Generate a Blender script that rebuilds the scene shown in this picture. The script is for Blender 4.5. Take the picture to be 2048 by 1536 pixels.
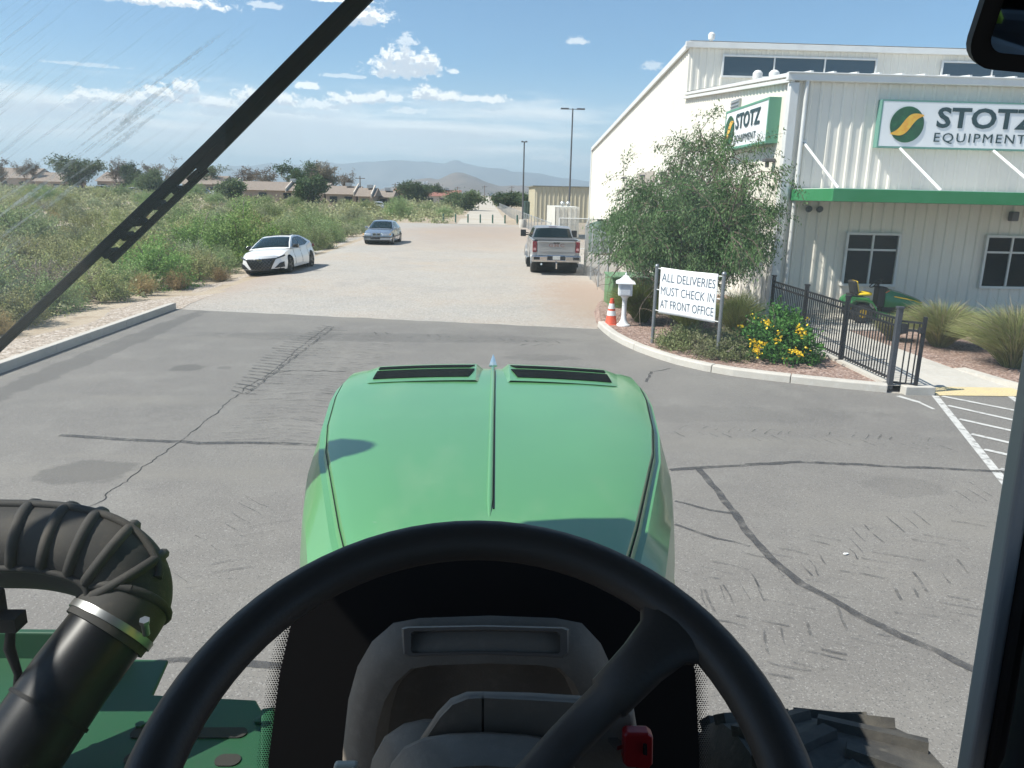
import bpy, bmesh, math, random
import numpy as np
from mathutils import Vector, Matrix, Euler, Quaternion, noise as mnoise
R = math.radians
PI = math.pi
sc = bpy.context.scene
for o in list(bpy.data.objects):
    bpy.data.objects.remove(o)
col = sc.collection
random.seed(7)
RNG = np.random.default_rng(7)

# ---------------------------------------------------------------- camera
FPX, EYE = 1530.0, 3.2
CAM_R = Matrix.Rotation(-.0362, 3, 'Z') @ Matrix.Rotation(PI/2-R(13.85), 3, 'X') @ Matrix.Rotation(.022, 3, 'Z')
cd = bpy.data.cameras.new('Camera')
cam = bpy.data.objects.new('Camera', cd); col.objects.link(cam)
cam.matrix_world = Matrix.Translation((0, 0, EYE)) @ CAM_R.to_4x4()
cd.sensor_width = 36; cd.lens = 36*FPX/2048
cd.clip_start = .02; cd.clip_end = 60000
sc.camera = cam
sc.render.resolution_x, sc.render.resolution_y = 1024, 768
sc.view_settings.view_transform = 'Standard'; sc.view_settings.look = 'None'
sc.view_settings.gamma = 1; sc.view_settings.use_curve_mapping = False
sc.view_settings.exposure = 0.70

def ray(px, py):
    return CAM_R @ Vector(((px-1024)/FPX, -(py-768)/FPX, -1))
def G(px, py, z=0):                       # photo pixel -> point on a level surface
    d = ray(px, py); return Vector((0, 0, EYE)) + d*((z-EYE)/d.z)
def P(px, py, Y):                         # photo pixel -> point at a distance
    d = ray(px, py); return Vector((0, 0, EYE)) + d*(Y/d.y)

# ---------------------------------------------------------------- sun and sky
SUN_EL, SUN_A = 52.0, 13.0
sdir = Vector((-math.cos(R(SUN_EL))*math.cos(R(SUN_A)), -math.cos(R(SUN_EL))*math.sin(R(SUN_A)), math.sin(R(SUN_EL))))
sl = bpy.data.lights.new('Sun', 'SUN'); sl.energy = 5.0; sl.angle = R(.53); sl.color = (1, .955, .88)
so = bpy.data.objects.new('Sun', sl); col.objects.link(so)
so.rotation_euler = sdir.to_track_quat('Z', 'Y').to_euler()

world = bpy.data.worlds.new('World'); sc.world = world; world.use_nodes = True
def build_world():
    nt = world.node_tree; nt.nodes.clear(); N = nt.nodes.new; L = nt.links.new
    out = N('ShaderNodeOutputWorld'); bg = N('ShaderNodeBackground'); bg.inputs[1].default_value = .10
    L(bg.outputs[0], out.inputs[0])
    sky = N('ShaderNodeTexSky'); sky.sky_type = 'NISHITA'; sky.sun_disc = False
    sky.sun_elevation = R(SUN_EL); sky.sun_rotation = math.atan2(sdir.x, sdir.y) % (2*PI)
    sky.altitude = 1300; sky.air_density = 1.0; sky.dust_density = .7; sky.ozone_density = 2.5
    tc = N('ShaderNodeTexCoord'); sep = N('ShaderNodeSeparateXYZ'); L(tc.outputs['Generated'], sep.inputs[0])
    def m(op, a, b=None, c=None, clamp=False):
        n = N('ShaderNodeMath'); n.operation = op; n.use_clamp = clamp
        for i, v in enumerate((a, b, c)):
            if v is None: continue
            if isinstance(v, (int, float)): n.inputs[i].default_value = v
            else: L(v, n.inputs[i])
        return n.outputs[0]
    def sstep(v, lo, hi):
        n = N('ShaderNodeMapRange'); n.interpolation_type = 'SMOOTHSTEP'
        L(v, n.inputs[0]); n.inputs[1].default_value = lo; n.inputs[2].default_value = hi
        return n.outputs[0]
    az = m('MULTIPLY', m('ARCTAN2', sep.outputs[0], sep.outputs[1]), 180/PI)
    el = m('MULTIPLY', m('ARCSINE', sep.outputs[2]), 180/PI)
    def vec(a, b, c=0.0):
        n = N('ShaderNodeCombineXYZ')
        for i, v in enumerate((a, b, c)):
            if isinstance(v, (int, float)): n.inputs[i].default_value = v
            else: L(v, n.inputs[i])
        return n.outputs[0]
    def nz(v, scale, det=8, rough=.6, dist=0):
        n = N('ShaderNodeTexNoise'); n.inputs['Scale'].default_value = scale; n.inputs['Detail'].default_value = det
        n.inputs['Roughness'].default_value = rough; n.inputs['Distortion'].default_value = dist; L(v, n.inputs['Vector']); return n.outputs[0]
    def dens(e):
        # fair weather cumulus: a bank along the left, single heaps to the right, each a few overlapping heaps with a flat foot
        fv = nz(vec(m('MULTIPLY', az, 1.5), m('MULTIPLY', e, 2.1), 9.0), 1.0, 9, .66, .3)
        pert = m('MULTIPLY', m('SUBTRACT', fv, .5), 3.0); d = None
        for (px, py, rx, ry, k) in ((806, 143, 74, 20, 1), (800, 118, 42, 22, 1), (848, 128, 32, 22, 1), (772, 134, 30, 16, 1), (736, 36, 46, 20, 1), (700, 38, 30, 14, .9), (614, 172, 28, 9, .9), (848, 190, 34, 16, 1), (890, 196, 40, 13, 1), (985, 200, 36, 10, .95), (940, 198, 26, 9, .9),
                                 (812, 82, 26, 12, .6), (1153, 84, 20, 9, .6), (300, 0, 130, 14, 1), (680, 0, 70, 8, 1), (1306, 134, 22, 11, .45), (535, 12, 32, 8, .5), (908, 144, 10, 6, .8), (690, 153, 46, 5, .5),
                                 (40, 222, 60, 13, .9), (110, 212, 46, 16, 1), (185, 200, 46, 20, 1), (250, 204, 50, 18, 1), (325, 192, 50, 22, 1), (368, 178, 26, 18, 1), (430, 208, 50, 16, .95), (500, 196, 36, 18, .95), (565, 202, 46, 15, .95), (640, 212, 60, 12, .8), (705, 200, 52, 13, .95), (765, 198, 40, 13, .95), (815, 222, 40, 9, .7),
                                 (310, 278, 46, 10, .6), (600, 300, 42, 10, .65), (690, 300, 46, 12, .65), (760, 300, 40, 8, .5), (1100, 318, 40, 9, .6), (1170, 330, 50, 9, .5), (60, 186, 100, 4, .45), (170, 130, 60, 4, .35), (520, 290, 60, 8, .4)):
            v = ray(px, py).normalized()
            a0 = math.degrees(math.atan2(v.x, v.y)); e0 = math.degrees(math.asin(v.z)); q = 57.3/FPX
            dx = m('DIVIDE', m('SUBTRACT', az, a0), rx*q); dy = m('DIVIDE', m('SUBTRACT', e, e0), ry*q)
            dy = m('MULTIPLY', dy, m('MULTIPLY_ADD', m('LESS_THAN', dy, 0.0), .7, 1.0))
            f = m('SUBTRACT', 1.0, m('SQRT', m('ADD', m('MULTIPLY', dx, dx), m('MULTIPLY', dy, dy))))
            f = m('MULTIPLY', m('MULTIPLY', sstep(m('ADD', f, pert), -.12, .42), sstep(f, -.75, -.05)), k)
            d = f if d is None else m('MAXIMUM', d, f)
        # thin layered cloud under the bank
        big = nz(vec(m('MULTIPLY', az, .10), m('MULTIPLY', e, .75), 2.0), 1.0, 9, .60, .25)
        lay = m('MULTIPLY', m('SUBTRACT', 1.0, m('ABSOLUTE', m('DIVIDE', m('SUBTRACT', e, 4.2), 3.2)), None, True), sstep(az, 16.0, -6.0))
        lay = m('MULTIPLY', m('MULTIPLY', sstep(m('MULTIPLY_ADD', lay, .36, big), .52, .84), sstep(lay, 0.0, .2)), .78)
        return m('MAXIMUM', d, lay)
    d0 = dens(el)
    d1 = dens(m('ADD', el, .5))
    # clouds thin out towards the horizon haze
    d0 = m('MULTIPLY', d0, sstep(el, -.2, 3.0))
    lit = m('SUBTRACT', 1.0, m('MULTIPLY', m('MULTIPLY', d1, d0), .34))
    cc = N('ShaderNodeMixRGB'); cc.inputs[1].default_value = (5.3, 5.7, 6.4, 1); cc.inputs[2].default_value = (9.6, 9.5, 9.3, 1)
    L(sstep(lit, .68, 1.0), cc.inputs[0])
    # thin high veil and bright air low down
    air = N('ShaderNodeMixRGB'); air.inputs[2].default_value = (5.6, 6.4, 7.1, 1)
    tint = N('ShaderNodeMixRGB'); tint.blend_type = 'MULTIPLY'; tint.inputs[0].default_value = 1; tint.inputs[2].default_value = (.72, .93, 1.0, 1); L(sky.outputs[0], tint.inputs[1]); L(tint.outputs[0], air.inputs[1]); L(m('MULTIPLY', sstep(el, 9.5, 0.0), .74), air.inputs[0])
    mx = N('ShaderNodeMixRGB'); L(m('MULTIPLY', d0, .92), mx.inputs[0]); L(air.outputs[0], mx.inputs[1]); L(cc.outputs[0], mx.inputs[2])
    L(mx.outputs[0], bg.inputs[0])
build_world()

# ---------------------------------------------------------------- materials
def M(name, c, rough=.6, metal=0.0, var=None, bump=None, spec=.5, coat=0.0, trans=0.0, isl=0.0, dirt=None):
    """procedural Principled material. var: list of (scale, colour, lo, hi) noise layers; bump (scale, strength); isl: per-leaf value spread."""
    m = bpy.data.materials.new(name); m.use_nodes = True
    nt = m.node_tree; N = nt.nodes.new; L = nt.links.new
    b = nt.nodes['Principled BSDF']
    b.inputs['Roughness'].default_value = rough; b.inputs['Metallic'].default_value = metal
    b.inputs['Specular IOR Level'].default_value = spec; b.inputs['Coat Weight'].default_value = coat
    b.inputs['Coat Roughness'].default_value = .08
    tc = N('ShaderNodeTexCoord')
    rgb = N('ShaderNodeRGB'); rgb.outputs[0].default_value = (*c, 1); cur = rgb.outputs[0]
    for lay in (var or []):
        sc_, c2, lo, hi = lay[:4]
        kind = lay[4] if len(lay) > 4 else 'noise'
        if kind == 'voro':
            t = N('ShaderNodeTexVoronoi'); t.inputs['Scale'].default_value = sc_
            L(tc.outputs['Object'], t.inputs['Vector'])
            s2 = N('ShaderNodeSeparateColor'); L(t.outputs['Color'], s2.inputs[0]); src = s2.outputs[0]
        else:
            t = N('ShaderNodeTexNoise'); t.inputs['Scale'].default_value = sc_; t.inputs['Detail'].default_value = 6
            t.inputs['Roughness'].default_value = .6
            src_v = tc.outputs['Object']
            if kind == 'stretch':
                mp = N('ShaderNodeMapping'); mp.inputs['Scale'].default_value = lay[5]; L(src_v, mp.inputs['Vector']); src_v = mp.outputs[0]
            L(src_v, t.inputs['Vector']); src = t.outputs[0]
        mr = N('ShaderNodeMapRange'); L(src, mr.inputs[0]); mr.inputs[1].default_value = lo; mr.inputs[2].default_value = hi
        mx = N('ShaderNodeMixRGB'); mx.inputs[2].default_value = (*c2, 1); L(mr.outputs[0], mx.inputs[0]); L(cur, mx.inputs[1]); cur = mx.outputs[0]
    if isl:
        g = N('ShaderNodeNewGeometry'); h = N('ShaderNodeHueSaturation'); oi = N('ShaderNodeObjectInfo')
        mr = N('ShaderNodeMapRange'); L(g.outputs['Random Per Island'], mr.inputs[0]); mr.inputs[3].default_value = 1-isl; mr.inputs[4].default_value = 1+isl
        m2 = N('ShaderNodeMapRange'); L(oi.outputs['Random'], m2.inputs[0]); m2.inputs[3].default_value = .82; m2.inputs[4].default_value = 1.18
        mm = N('ShaderNodeMath'); mm.operation = 'MULTIPLY'; L(mr.outputs[0], mm.inputs[0]); L(m2.outputs[0], mm.inputs[1])
        L(mm.outputs[0], h.inputs['Value'])
        m3 = N('ShaderNodeMapRange'); L(oi.outputs['Random'], m3.inputs[0]); m3.inputs[3].default_value = .485; m3.inputs[4].default_value = .512
        L(m3.outputs[0], h.inputs['Hue']); L(cur, h.inputs['Color']); cur = h.outputs[0]
    L(cur, b.inputs['Base Color'])
    if bump:
        t = N('ShaderNodeTexNoise'); t.inputs['Scale'].default_value = bump[0]; t.inputs['Detail'].default_value = 5
        L(tc.outputs['Object'], t.inputs['Vector'])
        bp = N('ShaderNodeBump'); bp.inputs['Strength'].default_value = bump[1]; bp.inputs['Distance'].default_value = bump[2] if len(bump) > 2 else .02
        L(t.outputs[0], bp.inputs['Height']); L(bp.outputs[0], b.inputs['Normal'])
    if trans:
        tr = N('ShaderNodeBsdfTranslucent'); L(cur, tr.inputs[0]); ms = N('ShaderNodeMixShader'); ms.inputs[0].default_value = trans
        o = nt.nodes['Material Output']; L(b.outputs[0], ms.inputs[1]); L(tr.outputs[0], ms.inputs[2]); L(ms.outputs[0], o.inputs[0])
    return m

def glass_mat(name, tint=(.9, .95, .93), alpha=.12, rough=.02, refl=.06):
    m = bpy.data.materials.new(name); m.use_nodes = True; nt = m.node_tree; nt.nodes.clear(); N = nt.nodes.new; L = nt.links.new
    o = N('ShaderNodeOutputMaterial'); t = N('ShaderNodeBsdfTransparent'); t.inputs[0].default_value = (*tint, 1)
    g = N('ShaderNodeBsdfGlossy'); g.inputs['Roughness'].default_value = rough
    x = N('ShaderNodeMixShader'); x.inputs[0].default_value = refl; L(t.outputs[0], x.inputs[1]); L(g.outputs[0], x.inputs[2]); L(x.outputs[0], o.inputs[0])
    return m

# ---------------------------------------------------------------- mesh helpers
class MB:
    def __init__(s): s.v = []; s.f = []
    def add(s, vs, fs, mt=None):
        n = len(s.v)
        s.v += [tuple(mt @ Vector(p)) if mt else tuple(p) for p in vs]
        s.f += [tuple(i+n for i in f) for f in fs]; return s
    def box(s, c, d, rot=None, taper=1.0):
        x, y, z = d[0]/2, d[1]/2, d[2]/2
        vs = [(-x, -y, -z), (x, -y, -z), (x, y, -z), (-x, y, -z), (-x*taper, -y*taper, z), (x*taper, -y*taper, z), (x*taper, y*taper, z), (-x*taper, y*taper, z)]
        mt = Matrix.Translation(c)
        if rot is not None: mt = mt @ (Euler(rot).to_matrix().to_4x4() if not isinstance(rot, Matrix) else rot.to_4x4())
        return s.add(vs, [(3, 2, 1, 0), (4, 5, 6, 7), (0, 1, 5, 4), (1, 2, 6, 5), (2, 3, 7, 6), (3, 0, 4, 7)], mt)
    def bar(s, a, b, w, h=None, up=(0, 0, 1)):            # rectangular bar between two points
        a, b = Vector(a), Vector(b); h = h or w; d = (b-a); ln = d.length; d.normalize()
        sx = d.cross(Vector(up))
        if sx.length < 1e-4: sx = d.cross(Vector((1, 0, 0)))
        sx.normalize(); uz = sx.cross(d)
        vs = []
        for p in (a, b):
            for (i, j) in ((-1, -1), (1, -1), (1, 1), (-1, 1)): vs.append(p+sx*(i*w/2)+uz*(j*h/2))
        return s.add(vs, [(3, 2, 1, 0), (4, 5, 6, 7), (0, 1, 5, 4), (1, 2, 6, 5), (2, 3, 7, 6), (3, 0, 4, 7)])
    def tube(s, pts, r, n=8, caps=True):
        pts = [Vector(p) for p in pts]; rs = r if isinstance(r, (list, tuple)) else [r]*len(pts)
        t0 = (pts[1]-pts[0]).normalized(); u = t0.orthogonal().normalized(); rings = []
        for i, p in enumerate(pts):
            t = (pts[min(i+1, len(pts)-1)]-pts[max(i-1, 0)]).normalized()
            u = (u-t*u.dot(t))
            if u.length < 1e-6: u = t.orthogonal()
            u.normalize(); w = t.cross(u)
            rings.append([p+(u*math.cos(2*PI*k/n)+w*math.sin(2*PI*k/n))*rs[i] for k in range(n)])
        return s.loft(rings, True, caps)
    def loft(s, rings, closed=True, caps=False):
        n = len(rings[0]); vs = [p for r in rings for p in r]; fs = []
        for i in range(len(rings)-1):
            for k in range(n if closed else n-1):
                a = i*n+k; b = i*n+(k+1) % n
                fs.append((a, b, b+n, a+n))
        if caps: fs.append(tuple(range(n))[::-1]); fs.append(tuple((len(rings)-1)*n+k for k in range(n)))
        return s.add(vs, fs)
    def lathe(s, prof, c=(0, 0, 0), n=20, mt=None, caps=False):  # prof: (r, z) list
        rings = [[(r*math.cos(2*PI*k/n), r*math.sin(2*PI*k/n), z) for k in range(n)] for r, z in prof]
        nv = len(s.v); s.loft(rings, True, caps)
        mt = Matrix.Translation(c) @ (mt.to_4x4() if mt is not None else Matrix.Identity(4))
        for i in range(nv, len(s.v)): s.v[i] = tuple(mt @ Vector(s.v[i]))
        return s
    def prism(s, poly, h, mt=None):                       # polygon in XY extruded along Z
        n = len(poly); vs = [(x, y, 0) for x, y in poly]+[(x, y, h) for x, y in poly]
        fs = [tuple(range(n))[::-1], tuple(range(n, 2*n))]+[(i, (i+1) % n, (i+1) % n+n, i+n) for i in range(n)]
        return s.add(vs, fs, mt)
    def sphere(s, c, r, n=10, m=6, sq=(1, 1, 1)):
        prof = [(max(1e-4, r*math.sin(PI*i/m)), -r*math.cos(PI*i/m)) for i in range(m+1)]
        mt = Matrix.Diagonal((*sq, 1)); nv = len(s.v); s.lathe(prof, (0, 0, 0), n)
        for i in range(nv, len(s.v)): s.v[i] = tuple(Vector(c)+(mt @ Vector(s.v[i])))
        return s
    def grid(s, pts):                                     # rows of points
        n = len(pts[0]); return s.loft(pts, False)
    def build(s, name, mat, parent=None, smooth=None, bevel=None, solid=None, subsurf=0, seg=2):
        me = bpy.data.meshes.new(name); me.from_pydata([tuple(p) for p in s.v], [], s.f); me.update()
        bm = bmesh.new(); bm.from_mesh(me); bmesh.ops.recalc_face_normals(bm, faces=bm.faces); bm.to_mesh(me); bm.free()
        return link(name, me, mat, parent, smooth, bevel, solid, subsurf, seg)
def link(name, me, mat, parent=None, smooth=None, bevel=None, solid=None, subsurf=0, seg=2):
    me.materials.clear(); me.materials.append(mat)
    if smooth is not None:
        me.polygons.foreach_set('use_smooth', [True]*len(me.polygons))
        if smooth < 180: me.set_sharp_from_angle(angle=R(smooth))
    o = bpy.data.objects.new(name, me); col.objects.link(o)
    if parent is not None: o.parent = parent
    if solid: q = o.modifiers.new('s', 'SOLIDIFY'); q.thickness = solid; q.offset = 0
    if bevel: q = o.modifiers.new('b', 'BEVEL'); q.width = bevel; q.segments = seg; q.limit_method = 'ANGLE'; q.angle_limit = R(40)
    if subsurf: q = o.modifiers.new('u', 'SUBSURF'); q.levels = q.render_levels = subsurf
    return o
def thing(name, label, cat, loc=(0, 0, 0), rotz=0, group=None, rot=None):
    o = bpy.data.objects.new(name, None); col.objects.link(o); o.location = loc
    o.rotation_euler = rot if rot else (0, 0, rotz); o.empty_display_size = .2
    return tag(o, label, cat, group)
def tag(o, label, cat, group=None):
    o['label'] = label; o['category'] = cat
    if group: o['group'] = group
    return o
def struct(o, kind='structure'):
    o['kind'] = kind; return o
def dup(root, loc, rotz=None, label=None, scale=None, group=None):
    r = root.copy(); col.objects.link(r); r.location = loc
    if rotz is not None: r.rotation_euler[2] = rotz
    if scale is not None: r.scale = scale if isinstance(scale, (tuple, list)) else (scale,)*3
    if label: r['label'] = label
    if group: r['group'] = group
    for ch in list(root.children):
        c = ch.copy(); col.objects.link(c); c.parent = r
        for g in list(ch.children):
            d = g.copy(); col.objects.link(d); d.parent = c
    return r
def text_mesh(s, size, offset=0.0, spacing=1.0, sx=1.0, extrude=.004, align='LEFT'):
    cu = bpy.data.curves.new('t', 'FONT'); cu.body = s; cu.size = size; cu.offset = offset; cu.space_character = spacing
    cu.extrude = extrude; cu.align_x = align; cu.align_y = 'CENTER'; cu.resolution_u = 3
    o = bpy.data.objects.new('t', cu); col.objects.link(o)
    dg = bpy.context.evaluated_depsgraph_get(); dg.update()
    me = bpy.data.meshes.new_from_object(o.evaluated_get(dg))
    bpy.data.objects.remove(o); bpy.data.curves.remove(cu)
    me.transform(Matrix.Diagonal((sx, 1, 1, 1))); return me
def quads_mesh(name, V, n=4):                              # V: (N, n, 3) numpy
    N = len(V); me = bpy.data.meshes.new(name)
    me.vertices.add(N*n); me.vertices.foreach_set('co', V.reshape(-1).astype(np.float32))
    me.loops.add(N*n); me.loops.foreach_set('vertex_index', np.arange(N*n, dtype=np.int32))
    me.polygons.add(N); me.polygons.foreach_set('loop_start', np.arange(N, dtype=np.int32)*n)
    me.polygons.foreach_set('loop_total', np.full(N, n, dtype=np.int32)); me.update(calc_edges=True); return me

# ================================================================ THE SETTING
def sst(a, b, x):
    t = min(1, max(0, (x-a)/(b-a))); return t*t*(3-2*t)
def hz(x, y):                                              # ground height
    h = 1.7*sst(8, 60, -x)*sst(60, 185, y)
    h += -.16*sst(7.7, 9.6, -x)*sst(22, 26, y)*(1-sst(60, 80, y))
    if x < -10 or y > 95 or x > 45:
        k = min(1, max(sst(10, 14, -x), sst(95, 110, y) if (x < -3.5 or x > 3) else 0, sst(45, 60, x)))
        h += k*(.28*mnoise.noise(Vector((x*.07, y*.07, 0)))+.10*mnoise.noise(Vector((x*.3, y*.3, 4))))
    return h

m_desert = M('desert_soil', (.34, .27, .195), .95, var=[(.12, (.42, .35, .265), .4, .65), (1.4, (.25, .185, .12), .5, .72), (14, (.5, .43, .34), .55, .8), (30, (.2, .15, .11), .6, .8)], bump=(9, .5, .05))
m_gravel = M('gravel', (.345, .322, .29), .95, var=[(.10, (.40, .31, .225), .42, .66), (.35, (.29, .27, .245), .45, .7), (1.3, (.38, .34, .29), .45, .72), (38, (.48, .455, .42), .55, 1.0, 'voro'), (44, (.19, .175, .155), .80, 1.0, 'voro'), (9, (.28, .25, .215), .55, .8), (12, (.48, .455, .42), .6, .8)], bump=(30, .6, .03))
m_shoulder = M('shoulder_gravel', (.36, .295, .235), .95, var=[(.5, (.42, .35, .285), .4, .65), (15, (.60, .53, .46), .55, 1.0, 'voro'), (28, (.15, .115, .09), .74, .95, 'voro'), (10, (.24, .18, .13), .55, .8)], bump=(26, .7, .03))
m_red = M('red_gravel', (.27, .175, .135), .95, var=[(22, (.47, .36, .31), .45, 1.0, 'voro'), (27, (.12, .075, .06), .7, .95, 'voro'), (1.1, (.2, .13, .1), .5, .75)], bump=(24, .9, .04))
m_conc = M('concrete', (.49, .455, .40), .9, var=[(1.2, (.40, .375, .335), .45, .72), (9, (.52, .5, .46), .5, .75), (60, (.36, .34, .31), .6, .8)], bump=(50, .25, .01))
m_road = M('dirt_road', (.47, .425, .36), .95, var=[(.15, (.40, .345, .27), .42, .68), (2.5, (.37, .33, .27), .5, .75)])

def spill(m, spots, c2):
    nt = m.node_tree; N = nt.nodes.new; L = nt.links.new; b = nt.nodes['Principled BSDF']; cur = b.inputs['Base Color'].links[0].from_socket
    tc = N('ShaderNodeTexCoord'); nz = N('ShaderNodeTexNoise'); nz.inputs['Scale'].default_value = .8; nz.inputs['Detail'].default_value = 7; L(tc.outputs['Object'], nz.inputs[0])
    vo = N('ShaderNodeTexVoronoi'); vo.inputs['Scale'].default_value = 22; L(tc.outputs['Object'], vo.inputs['Vector']); s2 = N('ShaderNodeSeparateColor'); L(vo.outputs['Color'], s2.inputs[0])
    for cx, cy, rx, ry, k in spots:
        mp = N('ShaderNodeMapping'); mp.inputs['Location'].default_value = (-cx/rx, -cy/ry, 0); mp.inputs['Scale'].default_value = (1/rx, 1/ry, 0); L(tc.outputs['Object'], mp.inputs[0])
        ln = N('ShaderNodeVectorMath'); ln.operation = 'LENGTH'; L(mp.outputs[0], ln.inputs[0])
        ad = N('ShaderNodeMath'); ad.operation = 'MULTIPLY_ADD'; ad.inputs[1].default_value = .9; L(nz.outputs[0], ad.inputs[0]); L(ln.outputs['Value'], ad.inputs[2])
        a2 = N('ShaderNodeMath'); a2.operation = 'MULTIPLY_ADD'; a2.inputs[1].default_value = .45; L(s2.outputs[1], a2.inputs[0]); L(ad.outputs[0], a2.inputs[2])
        mr = N('ShaderNodeMapRange'); L(a2.outputs[0], mr.inputs[0]); mr.inputs[1].default_value = 1.75; mr.inputs[2].default_value = 1.1; mr.inputs[4].default_value = k
        mx = N('ShaderNodeMixRGB'); mx.inputs[2].default_value = (*c2, 1); L(mr.outputs[0], mx.inputs[0]); L(cur, mx.inputs[1]); cur = mx.outputs[0]
    L(cur, b.inputs['Base Color'])
spill(m_gravel, ((3.6, 24.5, 2.2, 7.5, .85), (-.5, 66, 9, 22, .55), (-8.8, 30, 1.6, 9, .5)), (.335, .245, .185))
def asphalt_mat():
    m = M('asphalt', (.188, .174, .155), .88, var=[(.22, (.142, .132, .121), .40, .64), (.9, (.162, .150, .136), .45, .68),
          (1.1, (.205, .192, .172), .50, .76), (30, (.25, .24, .222), .64, .86), (95, (.27, .255, .235), .84, 1.0, 'voro'), (110, (.095, .092, .088), .84, 1.0, 'voro'), (55, (.085, .083, .08), .6, .8), (150, (.22, .21, .2), .6, .75),
          (.5, (.2, .185, .16), .55, .8, 'stretch', (.25, 1.6, 1))], bump=(150, .35, .006))
    nt = m.node_tree; N = nt.nodes.new; L = nt.links.new; b = nt.nodes['Principled BSDF']
    cur = b.inputs['Base Color'].links[0].from_socket
    tc = N('ShaderNodeTexCoord'); nz = N('ShaderNodeTexNoise'); nz.inputs['Scale'].default_value = 3.5; nz.inputs['Detail'].default_value = 5; L(tc.outputs['Object'], nz.inputs[0])
    # old oil stains, each with its own place on the lot
    for (cx, cy, rx, ry, k) in ((-4.55, 8.45, .55, .42, .55), (-5.45, 13.85, .32, .30, .6), (-4.8, 13.9, .14, .14, .5), (1.15, 15.2, .8, .35, .35), (-7.6, 15.5, .35, 6.5, .55), (4.9, 8.2, .5, .35, .25), (-2.2, 17.2, 4.5, .6, .35), (3, 11.2, 3.4, .5, .22)):
        mp = N('ShaderNodeMapping'); mp.inputs['Location'].default_value = (-cx/rx, -cy/ry, 0); mp.inputs['Scale'].default_value = (1/rx, 1/ry, 0)
        L(tc.outputs['Object'], mp.inputs[0]); ln = N('ShaderNodeVectorMath'); ln.operation = 'LENGTH'; L(mp.outputs[0], ln.inputs[0])
        ad = N('ShaderNodeMath'); ad.operation = 'MULTIPLY_ADD'; ad.inputs[1].default_value = 1.1; L(nz.outputs[0], ad.inputs[0]); L(ln.outputs['Value'], ad.inputs[2])
        mr = N('ShaderNodeMapRange'); L(ad.outputs[0], mr.inputs[0]); mr.inputs[1].default_value = 1.55; mr.inputs[2].default_value = 1.35; mr.inputs[4].default_value = k
        mx = N('ShaderNodeMixRGB'); mx.inputs[2].default_value = (.085, .08, .075, 1); L(mr.outputs[0], mx.inputs[0]); L(cur, mx.inputs[1]); cur = mx.outputs[0]
    L(cur, b.inputs['Base Color']); return m
m_asph = asphalt_mat()

def build_ground():
    xs = sorted(set([round(-60+i*2.0, 3) for i in range(61)]+[s*(60+18*i**2) for i in range(1, 23) for s in (-1, 1)]))
    ys = [-60, -40, -25]+[-10+i*2.0 for i in range(106)]+[202+14*i**2 for i in range(1, 29)]
    mb = MB(); mb.grid([[(x, y, hz(x, y)-.03) for x in xs] for y in ys])
    struct(mb.build('ground', m_desert, smooth=180))
build_ground()

def build_lot():
    # gravel yard, with a ragged edge against the scrub
    mb = MB(); rows = []
    ys = [1.0+i*.8 for i in range(108)]
    for y in ys:
        xl = -9.75+.45*mnoise.noise(Vector((0, y*.35, 1)))+.25*mnoise.noise(Vector((3, y*1.3, 1)))
        if y > 72: xl += (y-72)*.02
        if 52 < y < 60: xl -= 1.5*(1-abs(y-56)/4)
        xr = 8.1 if y > 20 else 9
        rows.append([(xl+(xr-xl)*k/30, y, hz(xl+(xr-xl)*k/30, y)) for k in range(31)])
    mb.grid(rows); struct(mb.build('gravel_lot', m_gravel, smooth=180))
    mb = MB(); rows = []
    for y in [i*.7-6 for i in range(66)]:
        xl = -9.8+.5*mnoise.noise(Vector((0, y*.35, 1)))+.3*mnoise.noise(Vector((3, y*1.3, 1)))
        xr = -8.3 if y < 21 else max(-9.5, -8.3-(y-21)*.10)+.2*mnoise.noise(Vector((1, y*.8, 7)))
        rows.append([(xl+(xr-xl)*k/6, y, hz(xl+(xr-xl)*k/6, y)+.006) for k in range(7)])
    mb.grid(rows); struct(mb.build('gravel_shoulder', m_shoulder, smooth=180))
    # dirt road past the bollards
    mb = MB(); rows = []
    for i in range(60):
        y = 86+i*(6 if i < 40 else 20)-(0 if i < 40 else 560); y = 86+i*5.5+max(0, i-30)**2*.9
        w = 2.75+.3*mnoise.noise(Vector((y*.05, 0, 0))); cx = -.6-.1*mnoise.noise(Vector((y*.02, 5, 0)))
        rows.append([(cx+w*k, y, .02+hz(-1, y)*0) for k in (-1.05, -.5, 0, .5, 1.05)])
    mb.grid(rows); struct(mb.build('dirt_road', m_road))
    return
build_lot()

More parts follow.
